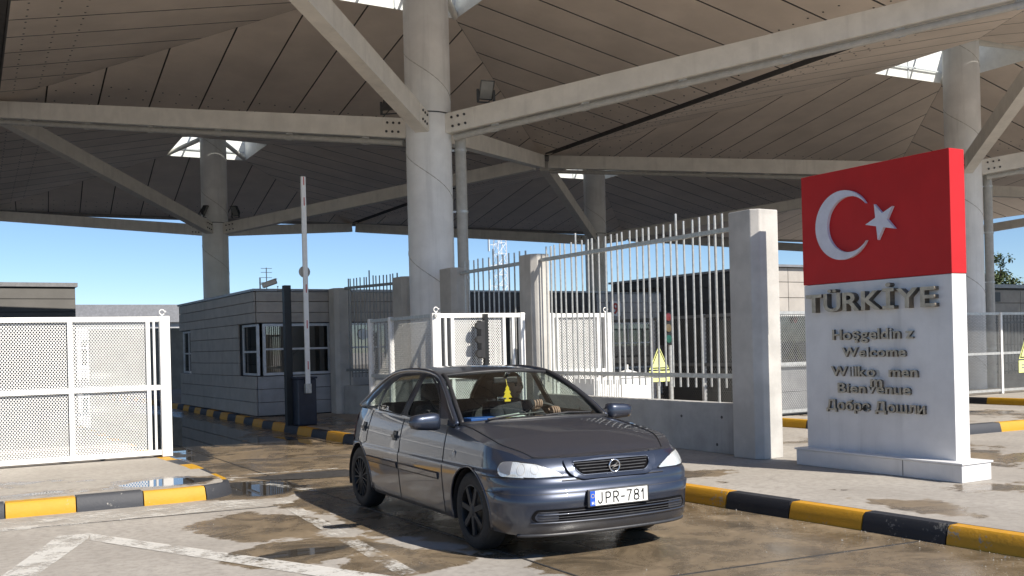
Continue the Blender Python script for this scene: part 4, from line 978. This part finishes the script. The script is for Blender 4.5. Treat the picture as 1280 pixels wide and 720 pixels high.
# A-pillars, roof rails and screen surround as painted / black tubes that follow the rail
for sgn in (1, -1):
    MB().tube([(p[0], sgn*(p[1]+.002), p[2]+.002) for p in RAIL[0:]], [.022]*len(RAIL), 10).build('roof_rail', 'carpaint', car, smooth=True, local=True)
    MB().tube([(p[0]+.022, sgn*(p[1]-.035), p[2]+.012) for p in ws_r], [.020]*len(ws_r), 8).build('screen_seal', 'plastic', car, smooth=True, local=True)
top = []; bot = []
for j in range(19):
    k = -1+2*j/18; g_ = 1-abs(k)**2
    p = ws_r[-1]; top.append((p[0]+.104*g_+.01, p[1]*k, p[2]+.033*g_)); p = ws_r[0]; bot.append((p[0]+.16*g_+.02, p[1]*k*.98, p[2]+.028*g_))
MB().tube(top, .016, 8).build('screen_seal', 'plastic', car, smooth=True, local=True)
MB().tube(bot, [.022]*19, 8).build('cowl', 'plastic', car, smooth=True, local=True)
MB().tube([(-.30,-.52,1.0),(-.36,-.2,1.018),(-.37,.05,1.03)], .009, 6).build('wiper', 'plastic', car, local=True)
MB().tube([(-.285,.02,1.004),(-.34,.28,1.015),(-.42,.56,1.0)], .009, 6).build('wiper', 'plastic', car, local=True)
# panel gaps: dark strips set into the skin
def strip(pts, wd, name, mat, parent=car, n=2):
    mb = MB(); pts = [Vector(p) for p in pts]
    mb.tube(pts, wd, 5); return mb.build(name, mat, parent, local=True)
def s_of(x): return float(np.interp(-x, -oc[:, 0], seg))
for sgn in (1, -1):
    for xx, zt, zb_ in ((-.50,.94,.24),(-1.50,.965,.24),(-2.40,.99,.70)):
        strip([S(s_of(xx-.05*sm(.9,.5,z)*(xx == -2.40)), z, -.001, sgn) for z in np.linspace(zb_, zt, 14)], .006, 'door_gap', 'plastic')
    strip([S(s_of(xx), .236, -.001, sgn) for xx in np.linspace(-.50, -2.28, 20)], .005, 'door_gap', 'plastic')
    strip([S(s_of(xx), .616, -.0015, sgn) for xx in np.linspace(.70, .24, 16)], .005, 'bumper_gap', 'plastic')
    strip([S(s_of(-2.40-.30*t), .70-.04*math.sin(t*PI), -.001, sgn) for t in np.linspace(0, 1, 8)], .004, 'door_gap', 'plastic')
    # bonnet shut line
    strip([(r_[0][0], sgn*abs(r_[-2][1]), r_[-2][2]+.001) for r_ in rows[8:]], .006, 'bonnet_gap', 'plastic')
    # side moulding, sill, arch lip, handles
    for a, b in ((-.58,-1.46),(-1.53,-2.36)):
        mb = MB(); xs = np.linspace(a, b, 12); V = []
        for xx in xs:
            for z, o in ((.505,.001),(.51,.012),(.55,.014),(.56,.001)): V.append(S(s_of(xx), z+.012*(a-xx)*0, o, sgn))
        F = [(i*4+j, i*4+j+1, (i+1)*4+j+1, (i+1)*4+j) for i in range(11) for j in range(3)]+[(0,1,2,3),(44,45,46,47)]
        mb.add(V, F).build('side_moulding', 'carpaint', car, smooth=40, local=True)
        strip([S(s_of(xx), .502, .004, sgn) for xx in xs], .005, 'moulding_gap', 'plastic')
    for xw in XW:
        arch = []
        for a in np.linspace(-.28, PI+.28, 40):
            x = xw+(RA+.006)*math.cos(a); z = ZW+(RA+.006)*math.sin(a); arch.append(S(s_of(x), max(z, .19), -.004, sgn))
        MB().tube(arch, .011, 8).build('arch_lip', 'carpaint', car, smooth=True, local=True)
        ln = MB(); V = []; na = 20
        for a in np.linspace(-.3, PI+.3, na):
            for y in (.835, .50): V.append((xw+(RA-.004)*math.cos(a), sgn*y, ZW+(RA-.004)*math.sin(a)))
        F = [(2*i, 2*i+1, 2*i+3, 2*i+2) for i in range(na-1)]+[tuple(2*i+1 for i in range(na))]
        ln.add(V, F).build('wheel_arch_liner', 'plastic', car, local=True)
    for xx, zz in ((-1.63,.795),(-2.52,.83)):
        mb = MB(); c = S(s_of(xx), zz, .004, sgn)
        dx = .085
        rc = [S(s_of(xx+a), zz+b, .003, sgn) for a, b in ((-dx*.55,-.045),(dx*.55,-.045),(dx*.55,.045),(-dx*.55,.045))]
        hb = [S(s_of(xx+a), zz+b, .010, sgn) for a, b in ((-dx*.5,-.04),(dx*.5,-.04),(dx*.5,.04),(-dx*.5,.04))]
        h_ = MB().add(rc+hb, [(0,1,2,3),(4,7,6,5),(0,4,5,1),(1,5,6,2),(2,6,7,3),(3,7,4,0)]).build('door_handle', 'plastic', car, local=True)
        MB().bar(S(s_of(xx-.045), zz-.005, .020, sgn), S(s_of(xx+.045), zz-.005, .020, sgn), .014, .026).build('grip', 'trim', h_, local=True)
    ind = S(s_of(-.28), .74, .004, sgn); MB().lathe([(0, .012), (.018, .010), (.026, 0)], 14, 'y', ind).build('side_indicator', 'headlamp', car, local=True)
    # door mirror: rounded shell with a dark foot
    V = []; F = []; nu, nv = 14, 10; cx, cy, cz = -.60, sgn*.965, .985
    for i in range(nv+1):
        for j in range(nu):
            a = 2*PI*j/nu; t = -1+2*i/nv; r_ = max(.02, (1-abs(t)**5))**.5; ca, sa = math.cos(a), math.sin(a)
            sq = 1/max(abs(ca), abs(sa))**.72
            V.append((cx+.065*r_*ca*sq*(1.25 if ca > 0 else .55), cy+sgn*.145*t, cz+(.070-.012*t)*r_*sa*sq))
    for i in range(nv):
        for j in range(nu): F.append((i*nu+j, i*nu+(j+1) % nu, (i+1)*nu+(j+1) % nu, (i+1)*nu+j))
    F += [tuple(range(nu)), tuple(nv*nu+j for j in range(nu))]
    mr = MB().add(V, F).build('door_mirror', 'carpaint', car, smooth=True, local=True)
    MB().bar((cx, sgn*.77, .975), (cx, sgn*.85, .985), .07, .05, up=(0, 0, 1)).build('mirror_foot', 'plastic', mr, local=True)
    MB().box((cx-.040, cy-.09, cz-.045), (cx-.034, cy+.09, cz+.045)).build('mirror_glass', 'chrome', mr, local=True)
# front face: headlamps, grille, badge, plate, lower intake ------------
fp = lambda off: (lambda p, sgn: S(sgn*p[0], p[1], off))
HL = soft([(.41,.626),(.72,.624),(1.01,.627),(1.06,.68),(1.03,.738),(.86,.747),(.64,.722)], .045)
hl = patch(HL, [], fp(.012), 'headlamp', 'headlamp', car, .035)
for o in hl: pass
patch(HL, [shrink(HL, .010)], fp(.0125), 'headlamp_rim', 'plastic', car, .04)
IND = soft([(.90,.642),(1.01,.660),(1.04,.70),(1.0,.738),(.91,.742)], .02)
for o, sgn in zip(hl, (1, -1)):
    for sc_, r0 in ((.80, .043), (.675, .036)):
        ci = [(sc_+r0*math.cos(a), .686+r0*math.sin(a)) for a in np.linspace(0, 2*PI, 20, endpoint=False)]
        v, f = cdt(ci, [[(sc_+(p[0]-sc_)*.90, .686+(p[1]-.686)*.90) for p in ci]], .2); MB().add([S(sgn*p[0], p[1], .0142) for p in v], f).build('reflector_ring', 'pipe', o, smooth=True, local=True)
    v, f = cdt(IND, [], .03); MB().add([S(sgn*p[0], p[1], .0145) for p in v], f).build('indicator_lens', 'coping', o, smooth=True, local=True)
def on_front(P, holes, off, name, mat, parent=car, step=.04):
    v, f = cdt(P, holes, step); return MB().add([S(p[0], p[1], off) for p in v], f).build(name, mat, parent, smooth=50, local=True)
GS = soft([(-.31,.600),(.31,.600),(.40,.650),(.43,.748),(-.43,.748),(-.40,.650)], .06)
GI = soft([(-.285,.626),(.285,.626),(.335,.666),(.355,.726),(-.355,.726),(-.335,.666)], .03)
on_front(GS, [GI], .022, 'grille_surround', 'carpaint')
gr_ = on_front(GI, [], .010, 'grille', 'grille_shade_black')
for z in (.650, .672, .694, .713):
    hw = .285+.05*(z-.65)/.06
    MB().tube([S(k*hw, z, .018) for k in np.linspace(-1, 1, 21)], .0045, 6).build('slat', 'slat_grey', gr_, local=True)
MB().tube([tuple(np.array(S(q[0], q[1], .023))) for q in GI+[GI[0]]], .005, 6).build('grille_edge', 'carpaint', gr_, local=True)
def bx(y, z, o=.0): p = S(y, z, .03+o); return p
c = S(0, .677, .034); ring = [(c[0]-.0, .046*math.cos(a), c[2]+.046*math.sin(a)) for a in np.linspace(0, 2*PI, 33)]
bd = MB().tube(ring, .0065, 8, caps=False).build('badge', 'chrome', car, smooth=True, local=True)
bolt = [(-.062,.006),(-.012,.010),(-.018,.001),(.012,-.001),(.006,-.004),(.062,-.006),(.012,-.012),(.018,-.002),(-.010,0),(-.004,.004)]
bolt = [(.064,.0035),(.006,.0035),(.022,.017),(-.03,.001),(-.064,-.0035),(-.006,-.0035),(-.022,-.017),(.03,-.001)]
MB().prism(bolt, lambda p: (c[0]+.006, p[0], c[2]+p[1]), lambda p: (c[0]-.002, p[0], c[2]+p[1])).build('lightning_bolt', 'chrome', bd, local=True)
px = S(0, .45, .022)[0]
pf_ = MB().box((px-.02, -.275, .388), (px+.004, .275, .518)).build('plate_frame', 'trim', car, bevel=.005, local=True)
np_ = MB().box((px+.004, -.258, .398), (px+.007, .258, .508)).build('number_plate', 'white', car, local=True)
MB().box((px+.0071, -.258, .398), (px+.0085, -.214, .508)).build('country_band', 'blue', np_, local=True)
GLY = {'J': [[(.75,1),(.75,.25),(.62,.06),(.38,0),(.15,.06),(.03,.25)]], 'P': [[(.1,0),(.1,1),(.6,1),(.85,.9),(.9,.74),(.85,.58),(.6,.47),(.1,.47)]],
       'R': [[(.1,0),(.1,1),(.6,1),(.85,.9),(.9,.74),(.85,.58),(.6,.47),(.1,.47)], [(.5,.47),(.92,0)]], '-': [[(.1,.45),(.9,.45)]], '7': [[(.05,1),(.92,1),(.45,.35),(.36,0)]],
       '8': [[(.5,.54),(.2,.6),(.1,.77),(.2,.94),(.5,1),(.8,.94),(.9,.77),(.8,.6),(.5,.54),(.15,.45),(.04,.25),(.15,.06),(.5,0),(.85,.06),(.96,.25),(.85,.45),(.5,.54)]], '1': [[(.15,.72),(.55,1),(.55,0)]]}
u_ = -.188
for ch, wd in zip('JPR-781', (.046, .050, .052, .034, .046, .048, .034)):
    mb = MB()
    for L in GLY[ch]:
        for (a0, b0), (a1, b1) in zip(L[:-1], L[1:]):
            p0 = Vector((px+.0078, u_+a0*wd, .413+b0*.078)); p1 = Vector((px+.0078, u_+a1*wd, .413+b1*.078)); d_ = (p1-p0).normalized()*.004
            mb.bar(p0-d_, p1+d_, .010, .0016, up=(1, 0, 0))
    mb.build('letter', 'black', np_, local=True); u_ += wd+.0185
lettering(np_, 'H', -.245, -.226, .022, lambda u, v, w_: (px+.0086+w_, u, .408+v), .001, 'white', .001, local=True)
stars = MB()
for k in range(12):
    a = 2*PI*k/12; stars.box((px+.0086, -.2355+.014*math.cos(a)-.002, .472+.014*math.sin(a)-.002), (px+.0092, -.2355+.014*math.cos(a)+.002, .472+.014*math.sin(a)+.002))
stars.build('star_ring', 'yellow_item', np_, local=True)
LG = soft([(-.66,.290),(.66,.290),(.72,.33),(.68,.392),(-.68,.392),(-.72,.33)], .03)
lg = on_front(LG, [], .009, 'lower_grille', 'grille_shade_black')
for z, m, r_ in ((.352, 'carpaint', .006), (.330, 'slat_grey', .003), (.312, 'slat_grey', .003), (.372, 'slat_grey', .003)):
    MB().tube([S(k*.66, z, .014) for k in np.linspace(-1, 1, 31)], r_, 8).build('slat', m, lg, smooth=True, local=True)
for sgn in (1, -1):
    P = soft([(.50,.303),(.66,.303),(.69,.335),(.66,.376),(.50,.376)], .02); v, f = cdt(P, [], .04)
    MB().add([S(sgn*p[0], p[1], .012) for p in v], f).build('fog_cover', 'carpaint', lg, smooth=True, local=True)
MB().tube([S(k*.72, .286+.006*abs(k), .006) for k in np.linspace(-1, 1, 31)], .010, 8).build('intake_lip', 'carpaint', lg, smooth=True, local=True)
MB().tube([S(k*.85, .197, .006) for k in np.linspace(-1, 1, 41)], .014, 8).build('bumper_lip', 'trim', car, smooth=True, local=True)
strip([S(k, .597, .004) for k in np.linspace(-.46, .46, 25)], .005, 'bumper_gap', 'plastic')
strip([S(k, .503, -.001) for k in np.linspace(-1.25, 1.25, 61)], .004, 'bumper_gap', 'trim')
# rear lamps, underside
TLp = soft([(STOT-1.05,.66),(STOT-.72,.68),(STOT-.72,.96),(STOT-.88,.99),(STOT-1.05,.92)], .03)
patch(TLp, [], fp(.008), 'rear_lamp', 'lensred', car, .05)
MB().box((-3.15,-.62,.19), (.62,.62,.26)).build('underbody', 'plastic', car, local=True)
MB().add([(-.40,-.76,.19),(-.40,.76,.19),(-2.28,.76,.19),(-2.28,-.76,.19)], [(0,1,2,3)]).build('floor_pan', 'plastic', car, local=True)
# wheels -----------------------------------------------------------------
def wheel(x, sgn, spokes, thin):
    y = sgn*.735; wr = .312
    prof = [(.20,-.085),(.225,-.098),(.285,-.094),(.303,-.078),(wr,-.05),(wr,.05),(.303,.078),(.285,.094),(.225,.098),(.20,.085)]
    t = MB().lathe(prof, 44, 'y', (x, y, wr-.004)).build('tyre', 'rubber', car, smooth=40, local=True); t.name = 'wheel'
    f = sgn
    MB().lathe([(.205, f*.06), (.205, f*.09), (.196, f*.094), (.19, f*.075), (.19, f*.02), (.0, f*.02)], 44, 'y', (x, y, wr-.004)).build('rim', 'black', t, smooth=40, local=True)
    sp = MB()
    for k in range(spokes):
        a = 2*PI*k/spokes+.3; w_ = thin
        p0 = Vector((x+.03*math.cos(a), y+f*.082, wr-.004+.03*math.sin(a))); p1 = Vector((x+.196*math.cos(a), y+f*.080, wr-.004+.196*math.sin(a)))
        sp.bar(p0, p1, .020, w_, up=(-math.sin(a), 0, math.cos(a)))
    sp.build('spoke', 'wheel', t, local=True)
    MB().lathe([(0, f*.098), (.03, f*.098), (.048, f*.088), (.055, f*.07)], 24, 'y', (x, y, wr-.004)).build('hub_cap', 'wheel', t, smooth=40, local=True)
wheel(0, -1, 7, .042); wheel(0, 1, 7, .042); wheel(XW[1], -1, 15, .013); wheel(XW[1], 1, 15, .013)
# interior ---------------------------------------------------------------
MB().add([(-.44,-.70,.93),(-.44,.70,.93),(-.80,.70,.93),(-.80,-.70,.93),(-.86,-.70,.70),(-.86,.70,.70)], [(0,1,2,3),(3,2,5,4)]).box((-.9,-.7,.3), (-.5,.7,.70)).build('dashboard', 'plastic', car, local=True)
MB().box((-3.0,-.70,.27), (-.5,.70,.32)).box((-2.98,-.68,.32), (-2.62,.68,.92)).build('cabin_floor', 'plastic', car, local=True)
for sgn in (1, -1): MB().box((-2.45, sgn*.70-.03, .3), (-.6, sgn*.70+.03, .93)).build('door_card', 'trim', car, local=True)
def seat(x, y):
    mb = MB(); cs = [(.30,.0,.24),(.42,-.02,.25),(.48,-.06,.24),(.62,-.14,.24),(.85,-.20,.245),(1.02,-.24,.19),(1.06,-.25,.10)]
    V = [];
    t = MB().box((x-.30, y-.24, .32), (x+.22, y+.24, .52)).build('front_seat', 'seat', car, bevel=.05, local=True)
    V = []
    for z, dx, w_ in ((.48,-.26,.235),(.70,-.33,.245),(.95,-.42,.235),(1.06,-.46,.20)):
        V += [(x+dx-.06, y-w_, z), (x+dx-.06, y+w_, z), (x+dx+.07, y+w_, z), (x+dx+.07, y-w_, z)]
    F = [(0,1,2,3),(12,15,14,13)]+[(i*4+j, i*4+(j+1) % 4, (i+1)*4+(j+1) % 4, (i+1)*4+j) for i in range(3) for j in range(4)]
    MB().add(V, F).build('backrest', 'seat', t, bevel=.04, local=True)
    MB().box((x-.55, y-.12, 1.10), (x-.44, y+.12, 1.26)).bar((x-.49, y-.05, 1.04), (x-.49, y-.05, 1.12), .015, .015).bar((x-.49, y+.05, 1.04), (x-.49, y+.05, 1.12), .015, .015).build('headrest', 'seat', t, bevel=.04, local=True)
seat(-1.30, .36); seat(-1.30, -.36)
rs = MB().box((-2.35,-.62,.32), (-1.95,.62,.55)).build('rear_seat', 'seat', car, bevel=.05, local=True)
MB().add([(-2.30,-.62,.5),(-2.30,.62,.5),(-2.55,.6,1.06),(-2.55,-.6,1.06),(-2.42,-.62,.45),(-2.42,.62,.45),(-2.66,.6,1.04),(-2.66,-.6,1.04)], [(0,1,2,3),(4,7,6,5),(0,4,5,1),(1,5,6,2),(2,6,7,3),(3,7,4,0)]).build('backrest', 'seat', rs, bevel=.03, local=True)
sw = Vector((-.86,.36,.90)); tilt = R(62); ring = []
for k in range(33):
    a = 2*PI*k/32; ring.append(sw+Vector((-math.cos(tilt)*math.sin(a)*.185*-1*-1, .185*math.cos(a), math.sin(tilt)*math.sin(a)*.185)))
st = MB().tube(ring, .016, 8, caps=False).build('steering_wheel', 'plastic', car, smooth=True, local=True)
MB().bar(sw+Vector((0,-.18,0)), sw+Vector((0,.18,0)), .03, .05).lathe([(0,0),(.06,0),(.06,.04),(0,.04)], 14, 'z', tuple(sw-Vector((0,0,.02)))).build('wheel_hub', 'plastic', st, local=True)
im = MB().box((-.99,-.125,1.265), (-.965,.125,1.325)).build('interior_mirror', 'plastic', car, bevel=.012, local=True)
MB().bar((-.97,0,1.32), (-.93,0,1.36), .02, .02).build('mirror_arm', 'plastic', im, local=True)
MB().box((-.996,-.115,1.27), (-.991,.115,1.32)).build('mirror_glass', 'winglass', im, local=True)
# things carried in the car (each a thing of its own, placed in world space through the car's frame)
CW = Matrix.Translation(car.location) @ Matrix.Rotation(car.rotation_euler.z, 4, 'Z')
def carried(o, label, cat):
    o.matrix_basis = CW @ o.matrix_basis; return tag(o, label, cat)
fz = [(0,.085),(.022,.05),(.012,.05),(.036,.012),(.020,.014),(.045,-.03),(.012,-.03),(.012,-.045),(.03,-.045),(.03,-.065),(-.03,-.065),(-.03,-.045),(-.012,-.045),(-.012,-.03),(-.045,-.03),(-.020,.014),(-.036,.012),(-.012,.05),(-.022,.05)]
fo = MB().prism(fz, lambda p: (-.93, p[0]-.005, 1.165+p[1]), lambda p: (-.936, p[0]-.005, 1.165+p[1])).bar((-.933,-.005,1.24), (-.965,0,1.30), .004, .004).build('air_freshener', 'yellow_item')
carried(fo, 'yellow tree shaped air freshener hanging from the car mirror', 'air freshener')
bxo = MB().box((-.62,-.60,.935), (-.46,-.34,1.0)).build('blue_box', 'blue_item', bevel=.006); carried(bxo, 'small blue box on the dashboard behind the windscreen', 'box')
pv = MB().add([(-.46,-.32,.935),(-.46,.06,.940),(-.66,.08,.96),(-.64,-.28,.99),(-.55,-.10,1.02)], [(0,1,4),(1,2,4),(2,3,4),(3,0,4)]).build('crumpled_paper', 'paper'); carried(pv, 'pale crumpled paper lying on the dashboard', 'paper')
# driver -----------------------------------------------------------------
def skin_body(name, joints, edges, mat, root):
    me = bpy.data.meshes.new(name); me.from_pydata([j[0] for j in joints], edges, [])
    o = bpy.data.objects.new(name, me); COL.objects.link(o); o.modifiers.new('s', 'SKIN')
    for i, j in enumerate(joints): me.skin_vertices[0].data[i].radius = j[1] if isinstance(j[1], tuple) else (j[1], j[1])
    me.skin_vertices[0].data[root].use_root = True
    sb = o.modifiers.new('u', 'SUBSURF'); sb.levels = 2; sb.render_levels = 2
    bpy.context.view_layer.update()
    m2 = bpy.data.meshes.new_from_object(o.evaluated_get(bpy.context.evaluated_depsgraph_get())); bpy.data.objects.remove(o)
    m2.materials.clear(); m2.materials.append(MAT[mat]); m2.shade_smooth(); return m2
pt = thing('person', 'driver in dark clothing with a hand on the steering wheel', 'person', car.location, car.rotation_euler.z)
X_ = -1.36; J = [((X_,.36,.56),(.15,.12)),((X_-.06,.36,.74),(.15,.12)),((X_-.13,.36,.95),(.17,.11)),((X_-.15,.36,1.06),(.07,.07)),((X_-.15,.36,1.11),.055),
     ((X_-.13,.55,1.01),.075),((X_+.04,.62,.84),.055),((X_+.30,.52,.93),.040),((X_+.40,.47,1.00),.032),
     ((X_-.13,.17,1.01),.075),((X_+.02,.11,.84),.055),((X_+.28,.20,.92),.040),((X_+.40,.26,1.005),.032),
     ((X_+.20,.46,.60),.085),((X_+.48,.46,.62),.075),((X_+.62,.45,.40),.055),((X_+.20,.26,.60),.085),((X_+.48,.26,.62),.075),((X_+.62,.27,.40),.055)]
E_ = [(0,1),(1,2),(2,3),(3,4),(2,5),(5,6),(6,7),(7,8),(2,9),(9,10),(10,11),(11,12),(0,13),(13,14),(14,15),(0,16),(16,17),(17,18)]
bo = link('body', skin_body('body', J, E_, 'cloth', 0), pt, True)
hx, hy, hz = X_-.13, .36, 1.215
V = []; F = []; nu, nv = 20, 14
for i in range(nv+1):
    for j in range(nu):
        th = PI*i/nv; a = 2*PI*j/nu; x = math.sin(th)*math.cos(a); y = math.sin(th)*math.sin(a); z = math.cos(th)
        fx_ = 1+.05*(x > .8 and abs(z+.05) < .25)+(-.10 if z < -.3 else 0)*(1-abs(x)); nose = .028*math.exp(-((y/.16)**2+((z+.12)/.22)**2)) if x > 0 else 0
        eye = -.010*math.exp(-(((abs(y)-.33)/.13)**2+((z-.08)/.12)**2)) if x > 0 else 0; mouth = -.006*math.exp(-((y/.3)**2+((z+.50)/.08)**2)) if x > 0 else 0
        V.append((hx+x*(.098)*fx_+nose+eye+mouth, hy+y*.075*fx_, hz+z*.118))
for i in range(nv):
    for j in range(nu): F.append((i*nu+j, i*nu+(j+1) % nu, (i+1)*nu+(j+1) % nu, (i+1)*nu+j))
hd = MB().add(V, F).build('head', 'skin', pt, smooth=True, local=True)
hv = [((x-hx)*1.07+hx-.012, (y-hy)*1.08+hy, (z-hz)*1.05+hz+.010) for x, y, z in V]
hf = [f for f in F if all((hv[i][2]-hz) > .035-(.55*(hx-hv[i][0])) for i in f)]
MB().add(hv, hf).build('hair', 'hair', hd, smooth=True, local=True)
for sgn in (1, -1): MB().lathe([(0, .0), (.022, .004), (.028, .012), (.01, .014)], 12, 'y', (hx, hy+sgn*.074, hz-.01)).build('ear', 'skin', hd, smooth=True, local=True)
def hand(base, dirv, sgn):
    d = Vector(dirv).normalized(); s = Vector((0, sgn, 0)); n = d.cross(s).normalized()
    J = [(tuple(base), .026), (tuple(base+d*.045), (.040, .020)), (tuple(base+d*.085), (.042, .018))]; E = [(0, 1), (1, 2)]
    for k, (o, l) in enumerate(((-.033, .062), (-.011, .072), (.011, .068), (.032, .052))):
        a = base+d*.088+s*o; b = a+d*l*.45-n*.012; c2_ = b+d*l*.22-n*.03; e2 = c2_-d*.012-n*.025; i = len(J)
        J += [(tuple(a), .0095), (tuple(b), .009), (tuple(c2_), .0085), (tuple(e2), .007)]; E += [(2, i), (i, i+1), (i+1, i+2), (i+2, i+3)]
    i = len(J); a = base+d*.03-s*.034; J += [(tuple(a), .012), (tuple(a+d*.03-s*.022-n*.01), .010), (tuple(a+d*.055-s*.022-n*.03), .008)]; E += [(0, i), (i, i+1), (i+1, i+2)]
    link('hand', skin_body('hand', J, E, 'skin', 0), pt, True)
hand(Vector((X_+.40,.47,1.0)), (.85,-.15,.30), 1); hand(Vector((X_+.40,.26,1.005)), (.85,.12,.30), -1)
for sgn in (1, -1):
    ex_, ey_ = hx+.087, hy+sgn*.030
    MB().lathe([(0, .0), (.008, .003), (.011, .009), (.008, .015), (0, .018)], 10, 'y', (ex_, ey_-.009, hz+.008)).build('eye', 'hair', hd, smooth=True, local=True)
    MB().bar((ex_+.004, ey_-.017, hz+.027), (ex_+.002, ey_+.017, hz+.027), .008, .006).build('eyebrow', 'hair', hd, local=True)
MB().bar((hx+.088, hy-.022, hz-.058), (hx+.088, hy+.022, hz-.058), .008, .008).build('mouth', 'lensred', hd, local=True)
